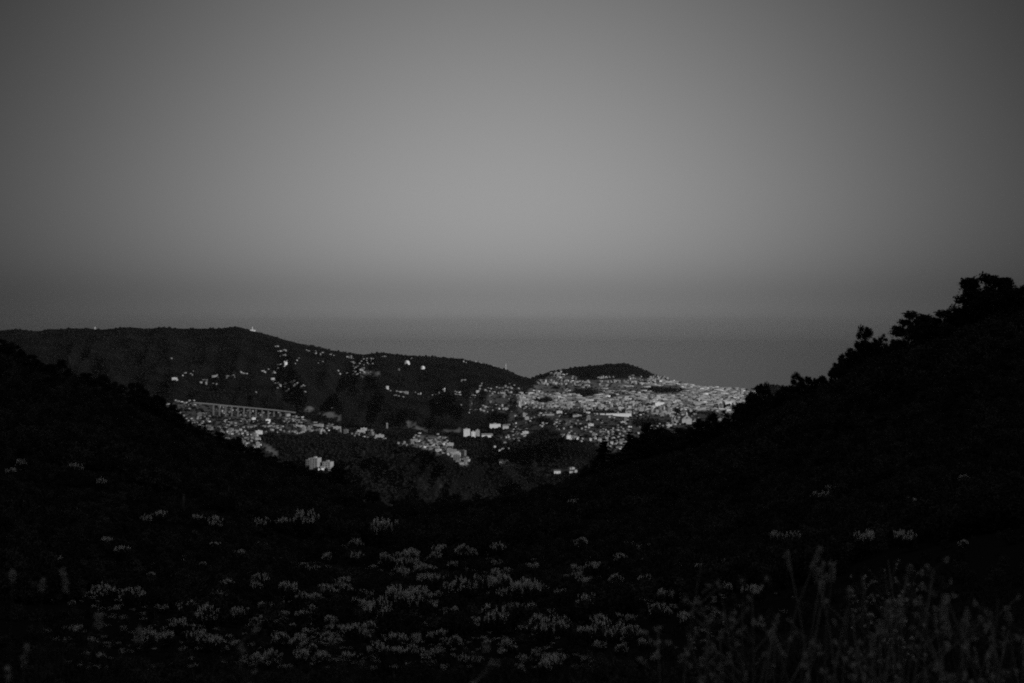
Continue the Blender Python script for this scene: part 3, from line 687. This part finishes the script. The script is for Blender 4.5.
# ------------------------------------------------------------------ far woods (reads as one mass)
ico_v, ico_f = None, None
import bmesh
bm = bmesh.new(); bmesh.ops.create_icosphere(bm, subdivisions=1, radius=1)
ico_v = np.array([v.co[:] for v in bm.verts]); ico_f = np.array([[v.index for v in f.verts] for f in bm.faces]); bm.free()
N = 60000
px = rng.uniform(-160, 1180, N); Y = np.exp(rng.uniform(math.log(1300), math.log(9600), N))
z = gz(px, Y); app = HY + (H - z)/Y*F
jj = np.clip(np.interp(px, PX, np.arange(len(PX))).astype(int), 0, len(PX)-1); ii = np.clip(np.interp(np.log(Y), lnY, np.arange(NY)).astype(int), 0, NY-1)
vis = (APP[ii, jj] - VISM[ii, jj]) < 14
ub = urb_a[ii, jj]; br = bare_a[ii, jj]
keep = vis & (rng.random(N) > ub*.96) & (br < .3) & (z > 4)
px, Y, z = px[keep], Y[keep], z[keep]; n = len(px)
s = rng.uniform(2.0, 5.5, n) * np.interp(Y, [1300, 2500, 4500, 9000], [.45, .55, .9, 1.3])
ctr = np.stack([(px-512)/F*Y, Y, z + s*.35], 1)
jv = ico_v[None] * (1 + rng.normal(0, .16, (n, len(ico_v), 1))) * np.stack([s*1.25, s*1.25, s*.95], 1)[:, None]
vv = (jv + ctr[:, None]).reshape(-1, 3); ff = (ico_f[None] + (np.arange(n)*len(ico_v))[:, None, None]).reshape(-1, 3)
tag(link('woods', make_mesh('woods', vv, ff, [M_wood_far])), 'dark woodland covering the far hills and mountain', kind='stuff')

# ------------------------------------------------------------------ buildings
def house_mesh(w, d, h, roof, wall_m, roof_m, win=True, seed=0):
    """walls, roof and recessed-looking window openings of one building, origin at the ground centre"""
    b = MB(); x, y = w/2, d/2
    b.box(-x, x, -y, y, -8, h, 0)
    if roof == 'gable':
        r_ = h + w*.24; e = .5
        b.poly([(-x-e,-y-e,h+.02),(x+e,-y-e,h+.02),(x+e,0,r_),(-x-e,0,r_)], 1); b.poly([(x+e,y+e,h+.02),(-x-e,y+e,h+.02),(-x-e,0,r_),(x+e,0,r_)], 1)
        b.poly([(-x,-y,h),(-x,0,r_-.1),(-x,y,h)][::-1], 0); b.poly([(x,-y,h),(x,y,h),(x,0,r_-.1)], 0)
    elif roof == 'hip':
        r_ = h + min(w, d)*.26; e = .5; k = x*.45
        c = [(-x-e,-y-e,h+.02),(x+e,-y-e,h+.02),(x+e,y+e,h+.02),(-x-e,y+e,h+.02)]
        b.poly([c[0],c[1],(k,0,r_),(-k,0,r_)],1); b.poly([c[2],c[3],(-k,0,r_),(k,0,r_)],1); b.poly([c[1],c[2],(k,0,r_)],1); b.poly([c[3],c[0],(-k,0,r_)],1)
    else:
        t = .35; p = h + .9
        b.box(-x+t, x-t, -y+t, y-t, h+.01, h+.2, 1)
        b.box(-x, x, -y, -y+t, h+.01, p, 0); b.box(-x, x, y-t, y, h+.01, p, 0); b.box(-x, -x+t, -y+t, y-t, h+.01, p, 0); b.box(x-t, x, -y+t, y-t, h+.01, p, 0)
        b.box(-x*.2, x*.25, -y*.2, y*.35, h+.2, h+2.6, 0)
    if win:
        fl = max(1, int(h/3.1)); nx = max(2, int(w/3.6)); nyy = max(1, int(d/3.8))
        for f in range(fl):
            z0 = 1.0 + f*(h/fl)
            for i in range(nx):
                cx = -x + (i+.5)*w/nx
                b.box(cx-.55, cx+.55, -y-.06, -y+.05, z0, z0+1.4, 2)
            for i in range(nyy):
                cy = -y + (i+.5)*d/nyy
                b.box(x-.05, x+.06, cy-.55, cy+.55, z0, z0+1.4, 2)
    return b.mesh('building', [wall_m, roof_m, M_glass])

HOUSES = [house_mesh(w, d, h, r_, M_pale if i % 6 else M_white, M_tile, True) for i, (w, d, h, r_) in enumerate([(a*.62, b_*.62, c*.62, e) for a, b_, c, e in [(11,9,6.2,'gable'),(13,10,6.4,'hip'),(9,8,6.0,'gable'),(16,10,6.8,'hip'),(12,11,9.0,'hip'),(10,9,5.8,'hip'),(14,9,6.0,'gable')]])]
BLOCKS = [house_mesh(w, d, h, 'flat', M_pale if i % 2 else M_dull, M_flat, True) for i, (w, d, h) in enumerate([(a*.55, b_*.55, c*.55) for a, b_, c in [(20,13,14),(28,13,17),(16,14,20),(36,14,13),(22,16,24),(44,14,16),(18,12,11)]])]
HOUSES_D = []
for hm in HOUSES:
    c_ = hm.copy(); c_.materials[0] = M_dull; HOUSES_D.append(c_)
DIM_H = [(11,6.2),(13,6.4),(9,6),(16,6.8),(12,9),(10,5.8),(14,6)]
DIM_B = [(20,14),(28,17),(16,20),(36,13),(22,24),(44,16),(18,11)]

cand = []     # (px, Y, type, district)
taken = []
def try_place(px, py, typ, dist, ymin=1300, want_y=None):
    Y = visible_depth(px, py) 
    if Y is None or Y > 9850: return False
    cand.append((px, Y*(1 + rng.normal(0, .0015)), typ, dist)); return True
def park(px, py):
    return bool(inpoly(px, py, CAP)) or any(((px-cx)/rx)**2 + ((py-cy)/ry)**2 < 1 for cx, cy, rx, ry in PARKS)
def fill(poly, n, pb, dist):
    P = np.array(poly); k = 0; t = 0
    while k < n and t < n*30:
        t += 1
        px, py = rng.uniform(P[:,0].min(), P[:,0].max()), rng.uniform(P[:,1].min(), P[:,1].max())
        if not inpoly(px, py, poly) or park(px, py): continue
        if float(fbm(np.array(px/9.0+3), np.array(py/3.2), 4)) < ((.06 if (py < 395 and px < 680) else -.2) if poly is CITY else -.06): continue
        k += try_place(px, py, 'b' if rng.random() < pb else 'h', dist)
clusters = [ # px, py, spread x, spread y, number, district
 (176,382,3,1.6,4,'mountain hamlet above the left town'),(184,375,3,1,2,'mountain hamlet above the left town'),(192,376,2,1,2,'mountain hamlet above the left town'),(203,384,4,1,5,'mountain hamlet above the left town'),(215,386,3,.8,3,'mountain hamlet above the left town'),(216,378,4,1.2,5,'mountain hamlet above the left town'),(231,378,4,1,4,'mountain hamlet above the left town'),(243,375,4,1.2,5,'mountain hamlet above the left town'),(170,359,2,.5,1,'mountain hamlet above the left town'),
 (277,347,2,2,3,'houses under the mountain top'),(282,355,4,2.5,7,'houses under the mountain top'),(286,363,2,1,2,'houses under the mountain top'),(297,363,2,1,2,'houses under the mountain top'),(281,368,5,1.5,6,'houses under the mountain top'),
 (263,375,3,1.5,5,'village on the spur over the viaduct'),(271,374,4,2,5,'village on the spur over the viaduct'),(275,383,3,1,4,'village on the spur over the viaduct'),(282,387,6,1.5,7,'village on the spur over the viaduct'),(293,383,4,1.5,6,'village on the spur over the viaduct'),(300,390,6,1,8,'village on the spur over the viaduct'),(306,394,3,1,2,'village on the spur over the viaduct'),(289,395,3,1.5,4,'village on the spur over the viaduct'),(254,394,2,.6,1,'village on the spur over the viaduct'),
 (307,352,2,1,2,'houses along the long mountain shoulder'),(320,354,5,1,6,'houses along the long mountain shoulder'),(331,356,3,1.5,3,'houses along the long mountain shoulder'),(321,363,3,1,2,'houses along the long mountain shoulder'),
 (350,362,4,3,7,'hillside suburb below the saddle'),(358,369,6,4,16,'hillside suburb below the saddle'),(354,376,7,1.2,8,'hillside suburb below the saddle'),(366,362,7,3,12,'hillside suburb below the saddle'),(384,358,3,1,3,'hillside suburb below the saddle'),(366,374,5,1.5,6,'hillside suburb below the saddle'),(340,375,3,1,3,'hillside suburb below the saddle'),
 (412,361,3,.8,2,'few houses beside the bright dome'),(397,373,2,.7,1,'few houses beside the bright dome'),(389,393,2,.7,2,'hamlet across the dark middle hill'),(400,396,6,1.5,8,'hamlet across the dark middle hill'),(418,396,3,.6,3,'hamlet across the dark middle hill'),(438,397,6,1,4,'hamlet across the dark middle hill'),(439,404,2,.7,1,'hamlet across the dark middle hill'),(444,392,2,.8,2,'hamlet across the dark middle hill'),(460,406,2,.7,1,'hamlet across the dark middle hill'),
 (457,394,5,1.4,7,'villas on the slope facing the city'),(475,395,4,1.2,6,'villas on the slope facing the city'),(465,383,4,1.6,5,'villas on the slope facing the city'),(480,386,2,1,2,'villas on the slope facing the city'),(497,391,12,2.5,16,'villas on the slope facing the city'),(485,410,14,2.2,22,'villas on the slope facing the city'),(508,407,4,2,4,'villas on the slope facing the city'),(469,412,2,1,2,'villas on the slope facing the city'),
 (463,363,3,.8,2,'houses just under the right end of the crest'),(479,363,5,.9,4,'houses just under the right end of the crest'),(496,366,3,1,2,'houses just under the right end of the crest'),
 (501,450,9,2,3,'scattered houses in the wooded valley'),(503,462.5,4,.8,3,'scattered houses in the wooded valley'),(514,441,5,1.8,6,'scattered houses in the wooded valley'),(520,436,5,1.8,6,'scattered houses in the wooded valley'),(572,472,4,.8,3,'scattered houses in the wooded valley'),(566,437,5,1.5,9,'scattered houses in the wooded valley'),(510,427,6,.8,6,'scattered houses in the wooded valley'),
 (575,440,8,2,8,'gardens quarter behind the pointed conifer'),(600,436,10,4,16,'gardens quarter behind the pointed conifer'),(620,432,9,3,14,'gardens quarter behind the pointed conifer'),(614,444,4,1,4,'gardens quarter behind the pointed conifer'),
 (320,470,4,.8,3,'low houses at the foot of the towers'),(255,448,5,1.2,4,'lowest houses of the left town'),(330,409,2,.7,1,'lowest houses of the left town')]
for cx, cy, sx_, sy_, n, dist in clusters:
    n = int(n*1.5)
    k = t = 0
    while k < n and t < 60:
        t += 1; k += try_place(cx + rng.uniform(-1, 1)*sx_, cy + rng.uniform(-1, 1)*sy_, 'h' if rng.random() < .93 or 'wooded' in dist else 'b', dist)
fill(LEFTTOWN, 380, .03, 'left town under the viaduct')
fill(STRIP, 90, .15, 'row of houses across the valley road')
fill(MIDTOWN, 150, .04, 'town on the valley floor')
fill(LOWTOWN, 330, .08, 'garden suburb before the city')
fill(HILLTOWN, 150, .08, 'upper edge of the city')
fill(CITY, 4600, .4, 'dense city by the sea')
# screen size decides who stands alone
def ssize(c):
    i = hash((round(c[0], 2), round(c[1], 1))) % 7
    w, h = (DIM_B if c[2] == 'b' else DIM_H)[i]
    return i, w*h/(c[1]/F)**2
info = [(c,) + ssize(c) for c in cand]
indiv = set()
for typ, lim in (('h', 300), ('b', 240)):
    order = sorted([k for k, q in enumerate(info) if q[0][2] == typ], key=lambda k: -info[k][2])
    indiv |= set(order[:lim])
tv, tf, ta = [], [], []
face_q = np.array([(4,5,6,7),(0,1,5,4),(1,2,6,5),(2,3,7,6),(3,0,4,7)])
nb = 0
for k, (c, i, s) in enumerate(info):
    px, Y, typ, dist = c
    g = at(px, Y); rz = rng.normal(0.25, .5)
    if k in indiv:
        me = (BLOCKS if typ == 'b' else (HOUSES_D if ('left town' in dist or 'row of' in dist or 'mountain' in dist or 'village' in dist or 'suburb below' in dist or 'valley floor' in dist) and rng.random() < .65 else HOUSES))[i]
        o = link('apartment_block' if typ == 'b' else 'house', me, None, g, rz)
        if typ == 'b': tag(o, f'pale flat-roofed apartment block in the {dist}', 'apartment block', f'apartment blocks in the {dist}')
        else:
            o.scale = (.85, .85, .85)
            tag(o, f'small pale house in the {dist}', 'house', f'houses in the {dist}')
    else:
        w, h = (DIM_B if typ == 'b' else DIM_H)[i]; d = 12 if typ == 'b' else 9
        if dist.startswith('dense') and g.z < 75: rz = rng.normal(.1, .08)
        k_ = .55 if typ == 'b' else .62; w, h, d = w*k_, h*k_, d*k_
        w *= rng.uniform(.8, 1.3); h *= rng.uniform(.7, 1.25) 
        if dist.startswith('dense') and g.z < 75: w *= rng.uniform(1.3, 3.0); h *= rng.uniform(.35, .65)
        ca, sa = math.cos(rz), math.sin(rz)
        bx = np.array([(-w/2,-d/2,-6),(w/2,-d/2,-6),(w/2,d/2,-6),(-w/2,d/2,-6),(-w/2,-d/2,h),(w/2,-d/2,h),(w/2,d/2,h),(-w/2,d/2,h)])
        bx = np.stack([bx[:,0]*ca - bx[:,1]*sa, bx[:,0]*sa + bx[:,1]*ca, bx[:,2]], 1) + np.array(g)
        tv.append(bx); tf.append(face_q + nb*8); nb += 1
        wt = float(np.clip(rng.lognormal(-1.2, .34), .1, .8)); 
        if 'left town' in dist or 'row of' in dist: wt *= .75
        if rng.random() < .035: wt = .8
        ta += [float(np.clip(rng.normal(.30, .07), .1, .5)), wt, wt, wt, wt]
me = make_mesh('town', np.concatenate(tv), np.concatenate(tf), [M_town])
a = me.attributes.new('wall_tone', 'FLOAT', 'FACE'); a.data.foreach_set('value', np.array(ta, np.float32))
tag(link('town', me), 'thousands of pale city buildings reading as one mass by the sea', kind='stuff')

# ------------------------------------------------------------------ landmarks
def landmark(name, px, py, w, h, d, label, cat, roof='flat', mat=M_white, rmat=M_flat, rz=0.15, grid=True, Y=None):
    """py = row of the foot, w and h in pixels, d = depth in metres"""
    Y = Y or visible_depth(px, py) or hit(px, py, 1300)
    g = at(px, Y); u = Y/F; W, Hh = w*u, h*u
    root = tag(link(name, None, None, g, rz), label, cat)
    b = MB(); b.box(-W/2, W/2, -d/2, d/2, -8, Hh, 0); link('wall', b.mesh('wall', [mat]), root)
    b = MB()
    if roof == 'gable':
        b.poly([(-W/2-.5,-d/2-.5,Hh+.02),(W/2+.5,-d/2-.5,Hh+.02),(W/2+.5,0,Hh+d*.22),(-W/2-.5,0,Hh+d*.22)]); b.poly([(W/2+.5,d/2+.5,Hh+.02),(-W/2-.5,d/2+.5,Hh+.02),(-W/2-.5,0,Hh+d*.22),(W/2+.5,0,Hh+d*.22)])
        b.poly([(-W/2,-d/2,Hh),(-W/2,d/2,Hh),(-W/2,0,Hh+d*.21)]); b.poly([(W/2,d/2,Hh),(W/2,-d/2,Hh),(W/2,0,Hh+d*.21)])
    else:
        b.box(-W/2-.2, W/2+.2, -d/2-.2, d/2+.2, Hh+.02, Hh+.8, 0); b.box(-W*.15, W*.12, -d*.2, d*.2, Hh+.8, Hh+3.2, 0)
    link('roof', b.mesh('roof', [rmat]), root)
    if grid:
        fl = max(1, int(Hh/3.0)); nx = max(2, int(W/4.2)); cell = []
        for i in range(nx):                               # one window band per bay
            if len(cell) > 24: break
            b = MB(); cx = -W/2 + (i+.5)*W/nx
            for f in range(fl): b.box(cx-.9, cx+.9, -d/2-.15, -d/2+.05, .9+f*Hh/fl, 2.3+f*Hh/fl)
            o = link('window', b.mesh('window', [M_glass]), root); cell.append(o)
    return root
landmark('apartment_tower', 315.5, 469, 8.6, 10, 16, 'taller square apartment tower behind the left ridge trees', 'apartment tower', mat=M_pale, rz=-.35)
landmark('apartment_tower', 309.5, 469, 4.5, 6, 14, 'lower grey annex block left of the taller tower', 'apartment block', mat=M_dull, rz=-.35)
landmark('apartment_tower', 328, 470, 8.5, 8, 15, 'shorter apartment tower partly behind a round dark tree', 'apartment tower', mat=M_pale, rz=-.3)
landmark('apartment_slab', 466.5, 437.5, 6.5, 7.5, 14, 'bright tall apartment slab on the valley floor', 'apartment block', rz=.2)
landmark('apartment_slab', 473, 438, 4, 5.5, 13, 'bright stepped block joined beside the tall slab', 'apartment block', rz=.25)
landmark('apartment_slab', 477.5, 437, 4.2, 6.0, 13, 'second pale slab right of the stepped block', 'apartment block', mat=M_pale, rz=.1)
landmark('warehouse', 487, 437.5, 11, 2.2, 22, 'long low white warehouse right of the pale slabs', 'warehouse', 'gable', rz=.1, grid=False)
landmark('warehouse', 495, 428.5, 11, 3.8, 25, 'big plain white hall at the foot of the dark middle hill', 'warehouse', rz=.05, grid=False)
landmark('warehouse', 505.5, 429, 6, 3.0, 18, 'smaller pale hall next to the big plain one', 'warehouse', 'gable', mat=M_pale, rz=.1, grid=False)
landmark('high_rise', 387, 430.5, 1.7, 6.5, 14, 'slender lone tower block above the valley row of houses', 'tower block', mat=M_pale)
landmark('apartment_slab', 253.2, 416.0, 4, 2.6, 12, 'brilliant white block below the viaduct, first of two', 'apartment block', rz=.5, Y=4750)
landmark('apartment_slab', 267.5, 416.3, 5, 2.6, 12, 'brilliant white wide block below the viaduct, second of two', 'apartment block', rz=.5, Y=4750)
landmark('villa', 243.5, 449, 5, 3.4, 12, 'large white villa at the lowest edge of the left town', 'villa', 'gable', rmat=M_tile, rz=.3)
landmark('villa', 557, 475.5, 6.5, 2.4, 10, 'white farm building by the track on the wooded hill', 'villa', 'gable', rmat=M_tile, rz=.1)
landmark('villa', 503, 464, 7, 2.2, 10, 'long pale house alone in the wooded valley', 'villa', 'gable', rmat=M_tile, rz=.05)
landmark('railway_hall', 615.5, 416.0, 32, 1.7, 12, 'very long bright white station hall across the city', 'station hall', 'gable', rz=.18, grid=False, rmat=M_white)
landmark('exhibition_hall', 658, 406.5, 10, 3.6, 40, 'dazzling white exhibition hall deep in the city', 'exhibition hall', rz=.3, grid=False, rmat=M_white)
landmark('exhibition_hall', 728, 405.8, 8.5, 1.8, 30, 'long low white hall toward the right hillside', 'exhibition hall', 'gable', rz=.3, grid=False, rmat=M_white)
landmark('apartment_slab', 724, 394.5, 8, 1.6, 16, 'wide white seafront block near the shore', 'apartment block', rz=.2)
landmark('high_rise', 741.3, 394.5, 1.3, 5, 16, 'single tall tower by the shoreline', 'tower block', mat=M_pale)
landmark('apartment_slab', 568, 440, 4.5, 4.0, 12, 'pale cube block on top of the wooded hill', 'apartment block', rz=.3)
landmark('apartment_slab', 675, 423, 8, 2.6, 14, 'long pale block joined left of the church gable', 'apartment block', mat=M_pale, rz=.1)
for i, (px, py, w_, m_) in enumerate(sorted([(548,416.5,12,0),(577,420.5,9,0),(541,404,6,0),(592,401,8,1),(620,400.5,11,0),(640,396.5,12,0),(690,397.5,14,0),(711,400.5,10,0),(735,399,8,1),(605,407.5,9,0),(586,413.5,8,1),(676,408.5,8,0),(702,404.5,9,0),(560,403.5,7,0),(668,399,9,0),(650,402,6,0)])):
    landmark('warehouse', px, py, w_, 1.1, 10, f'long low pale hall, {ORD[i]} of the long roofs counted across the city', 'warehouse', 'gable', mat=M_white if m_ else M_pale, rmat=M_flat, rz=rng.uniform(.0, .25), grid=False)
# church with a gable front and a pointed turret
Y = visible_depth(686, 425); g = at(686, Y); u = Y/F
ch = tag(link('church', None, None, g, .1), 'pale church with broad gable front and small pointed turret', 'church')
W = 10*u; b = MB(); hh_ = 5*u; dd = 30
b.box(-W/2, W/2, -dd/2, dd/2, -8, hh_); link('wall', b.mesh('wall', [M_pale]), ch)
b = MB(); rr = hh_ + 4.2*u
b.poly([(-W/2,-dd/2-.4,hh_),(W/2,-dd/2-.4,hh_),(0,-dd/2-.4,rr)]); link('gable', b.mesh('gable', [M_pale]), ch)
b = MB(); b.poly([(-W/2-.6,-dd/2-.8,hh_),(0,-dd/2-.8,rr+.3),(0,dd/2,rr+.3),(-W/2-.6,dd/2,hh_)]); b.poly([(W/2+.6,-dd/2-.8,hh_),(W/2+.6,dd/2,hh_),(0,dd/2,rr+.3),(0,-dd/2-.8,rr+.3)]); link('roof', b.mesh('roof', [M_tile]), ch)
b = MB(); tw = .9*u; b.box(-tw, tw, -dd/2+1, -dd/2+1+2*tw, hh_, rr+1.0*u)
q = rr+1.0*u; yb = -dd/2+1
for a_, c_ in (((-tw,yb),(tw,yb)),((tw,yb),(tw,yb+2*tw)),((tw,yb+2*tw),(-tw,yb+2*tw)),((-tw,yb+2*tw),(-tw,yb))): b.poly([(a_[0],a_[1],q),(c_[0],c_[1],q),(0,yb+tw,q+2.2*u)])
link('turret', b.mesh('turret', [M_pale]), ch)
b = MB(); b.tube([(0,-dd/2-.5,hh_+1.2*u),(0,-dd/2-.7,hh_+1.2*u)], [.8*u,.8*u], 16); link('rose_window', b.mesh('rose_window', [M_glass]), ch)

# domes of the hilltop observatory
def dome(px, py, w, label):
    Y = visible_depth(px, py) or 6800; g = at(px, Y); r_ = w/2*Y/F
    root = tag(link('observatory_dome', None, None, g), label, 'observatory')
    b = MB(); b.tube([(0,0,-6),(0,0,r_*.45)], [r_*1.04]*2, 28); link('drum', b.mesh('drum', [M_white], True), root)
    b = MB(); n = 9; b.tube([(0,0,r_*.46 + r_*math.sin(1.55*i/n)) for i in range(n+1)], [max(r_*math.cos(1.55*i/n), .05) for i in range(n+1)], 28); link('cupola', b.mesh('cupola', [M_white], True), root)
    b = MB(); b.box(-r_*.12, r_*.12, -r_*1.03, -r_*.4, r_*.5, r_*1.1); link('shutter', b.mesh('shutter', [M_metal]), root)
dome(407, 367, 5.6, 'larger bright white observatory dome on the hill')
dome(422.7, 371.6, 4.4, 'smaller white observatory dome lower on the hill')
# masts on the crest
def mast(px, top, foot, label, hut=True):
    Y = 7700.0; j = int(np.interp(px, PX, np.arange(len(PX)))+.5); m = (YS > 5000) & (YS < 9000); ii = np.nonzero(m)[0]; Y = float(YS[ii[np.argmin(APP[ii, j])]])
    g = at(px, Y); h = (H - (top-HY)/F*Y) - g.z
    root = tag(link('radio_mast', None, None, g), label, 'mast')
    b = MB()
    for sx2 in (-1, 1):
        for sy2 in (-1, 1): b.tube([(sx2*3.2, sy2*3.2, -3), (sx2*.6, sy2*.6, h)], [.7, .5], 5)
    for i in range(6):
        z = h*i/6; t = 3.2 - 2.6*i/6; z2 = h*(i+1)/6; t2 = 3.2-2.6*(i+1)/6
        b.tube([(-t,-t,z),(t2,-t2,z2)], [.35,.35], 4); b.tube([(t,t,z),(-t2,t2,z2)], [.35,.35], 4)
    link('lattice', b.mesh('lattice', [M_white]), root)
    if hut: b = MB(); b.box(-12, 4, -7, 5, -6, 7); b.box(6, 16, -6, 5, -6, 5); link('hut', b.mesh('hut', [M_white]), root)
    b = MB(); b.tube([(0,-2.0,h*.72),(0,-2.9,h*.72)], [1.8, 2.2], 12); link('dish', b.mesh('dish', [M_white]), root)
mast(252.5, 326.5, 332, 'white lattice mast with hut on the mountain top')
mast(506, 363.5, 368, 'short pale mast on the right end of the crest', False)
mast(95, 326.8, 330, 'tiny mast on the long flat mountain crest', False)

# viaduct under the mountain
YV = 4950.0
vp = [(200, 402.5), (213, 403.6), (225, 405.0), (250, 407.6), (275, 410.2), (292, 412.4)]
vroot = tag(link('viaduct', None, None, (0, 0, 0)), 'long concrete motorway viaduct on tall piers under the mountain', 'viaduct')
vpt = [Vector(((px-512)/F*YV, YV + (px-250)*2.0, H - (py-HY)/F*(YV + (px-250)*2.0))) for px, py in vp]
o0 = vpt[3].copy(); vroot.location = o0
dk = MB(); par = MB()
for p, q in zip(vpt, vpt[1:]):
    p, q = p - o0, q - o0
    for (m_, w0, w1, z0, z1) in ((dk, -7, 7, -2.4, 0), (par, -7.2, -6.8, .02, 1.2), (par, 6.8, 7.2, .02, 1.2)):
        m_.poly([p+Vector((0,w0,z0)), q+Vector((0,w0,z0)), q+Vector((0,w0,z1)), p+Vector((0,w0,z1))]); m_.poly([p+Vector((0,w0,z1)), q+Vector((0,w0,z1)), q+Vector((0,w1,z1)), p+Vector((0,w1,z1))])
        m_.poly([p+Vector((0,w1,z1)), q+Vector((0,w1,z1)), q+Vector((0,w1,z0)), p+Vector((0,w1,z0))]); m_.poly([p+Vector((0,w1,z0)), q+Vector((0,w1,z0)), q+Vector((0,w0,z0)), p+Vector((0,w0,z0))])
link('deck', dk.mesh('deck', [M_conc]), vroot); link('parapet', par.mesh('parapet', [M_conc]), vroot)
vxs = np.array([p[0] for p in vp]); vys = np.array([p[1] for p in vp])
for px in (213.5, 219.5, 225.7, 231.8, 238, 244, 250, 256, 262.2, 268.3, 274, 280, 286):
    Yp = YV + (px-250)*2.0; ztop = H - (np.interp(px, vxs, vys)-HY)/F*Yp - 2.42; zb = float(gz(px, Yp))
    if zb > ztop - 2: zb = ztop - 2
    x = (px-512)/F*Yp; b = MB(); b.box(x-2.1-o0.x, x+2.1-o0.x, Yp-4-o0.y, Yp+4-o0.y, min(zb-6, ztop-9)-o0.z, ztop-o0.z)
    link('pier', b.mesh('pier', [M_conc]), vroot)

# ------------------------------------------------------------------ air
hb = MB(); hb.box(-54000, 54000, -1700, 81000, -800, 735)
m = bpy.data.materials.new('haze'); m.use_nodes = True; nt = m.node_tree; nt.nodes.clear()
out = nt.nodes.new('ShaderNodeOutputMaterial'); pv = nt.nodes.new('ShaderNodeVolumePrincipled')
pv.inputs['Color'].default_value = grey(0.97); pv.inputs['Density'].default_value = 0.6e-5; pv.inputs['Anisotropy'].default_value = 0.8
nt.links.new(pv.outputs[0], out.inputs['Volume'])
tag(link('haze', hb.mesh('haze', [m])), 'thin pale evening haze filling the air over valley and sea', kind='stuff')

# ------------------------------------------------------------------ sky and sun
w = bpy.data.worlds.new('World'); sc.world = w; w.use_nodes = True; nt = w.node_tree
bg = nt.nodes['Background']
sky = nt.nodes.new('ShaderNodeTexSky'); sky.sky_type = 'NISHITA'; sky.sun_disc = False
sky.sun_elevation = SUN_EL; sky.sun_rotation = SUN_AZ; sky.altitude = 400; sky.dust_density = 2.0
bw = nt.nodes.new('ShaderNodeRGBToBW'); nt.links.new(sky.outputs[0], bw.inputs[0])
# glow over the sea (+Y) shaped into the sky, sides dimmed like lens vignetting
tc = nt.nodes.new('ShaderNodeTexCoord'); sp = nt.nodes.new('ShaderNodeSeparateXYZ'); nt.links.new(tc.outputs['Generated'], sp.inputs[0])
def mth(op, a, b=None, c=None):
    n = nt.nodes.new('ShaderNodeMath'); n.operation = op
    for i, v in enumerate((a, b, c)):
        if v is None: continue
        if isinstance(v, (int, float)): n.inputs[i].default_value = v
        else: nt.links.new(v, n.inputs[i])
    return n.outputs[0]
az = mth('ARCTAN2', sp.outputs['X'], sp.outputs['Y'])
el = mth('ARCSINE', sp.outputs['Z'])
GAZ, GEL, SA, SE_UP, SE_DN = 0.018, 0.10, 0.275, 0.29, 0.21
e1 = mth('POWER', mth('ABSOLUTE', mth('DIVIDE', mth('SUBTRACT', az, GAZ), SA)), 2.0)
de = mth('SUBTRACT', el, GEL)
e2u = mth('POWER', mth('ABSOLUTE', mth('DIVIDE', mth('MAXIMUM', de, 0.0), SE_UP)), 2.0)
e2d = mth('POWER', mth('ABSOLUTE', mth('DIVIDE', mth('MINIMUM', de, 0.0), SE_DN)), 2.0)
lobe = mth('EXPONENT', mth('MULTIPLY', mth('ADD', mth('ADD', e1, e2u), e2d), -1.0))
FLOOR = 0.05; ZEN = 1.8     # zenith boosted out of view to brighten the foreground
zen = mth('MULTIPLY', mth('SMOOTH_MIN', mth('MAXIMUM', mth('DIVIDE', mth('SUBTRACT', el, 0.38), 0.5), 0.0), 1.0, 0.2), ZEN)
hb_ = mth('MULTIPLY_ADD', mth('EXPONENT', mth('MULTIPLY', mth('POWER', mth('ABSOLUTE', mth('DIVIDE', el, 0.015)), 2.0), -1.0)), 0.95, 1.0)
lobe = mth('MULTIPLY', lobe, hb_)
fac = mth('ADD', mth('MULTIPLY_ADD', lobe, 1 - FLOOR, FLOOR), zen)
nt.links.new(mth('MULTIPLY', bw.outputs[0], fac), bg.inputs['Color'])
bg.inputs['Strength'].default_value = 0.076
sl = bpy.data.lights.new('sun', 'SUN'); sl.energy = 2.2; sl.angle = R(0.5)
so = bpy.data.objects.new('sun', sl); COL.objects.link(so)
so.rotation_euler = SUND.to_track_quat('Z', 'Y').to_euler(); so.location = (300, -300, 900)

# ------------------------------------------------------------------ camera
cam = bpy.data.cameras.new('camera'); co = bpy.data.objects.new('camera', cam); COL.objects.link(co)
co.location = (0, 0, H); co.rotation_euler = (R(90), 0, 0)
cam.lens = 36.0*F/1024; cam.sensor_width = 36; cam.shift_y = -(341.5 - HY)/1024
cam.clip_start = 0.1; cam.clip_end = 200000
cam.dof.use_dof = True; cam.dof.focus_distance = 55; cam.dof.aperture_fstop = 3.5
sc.camera = co
sc.view_settings.view_transform = 'Standard'; sc.view_settings.look = 'None'; sc.view_settings.exposure = 0.0; sc.view_settings.gamma = 1.0
sc.cycles.max_bounces = 5; sc.cycles.diffuse_bounces = 3; sc.cycles.volume_bounces = 1; sc.cycles.transparent_max_bounces = 4
sc.cycles.use_denoising = False
sc.cycles.filter_width = 1.9; sc.cycles.sample_clamp_indirect = 0.6; sc.cycles.sample_clamp_direct = 3.0
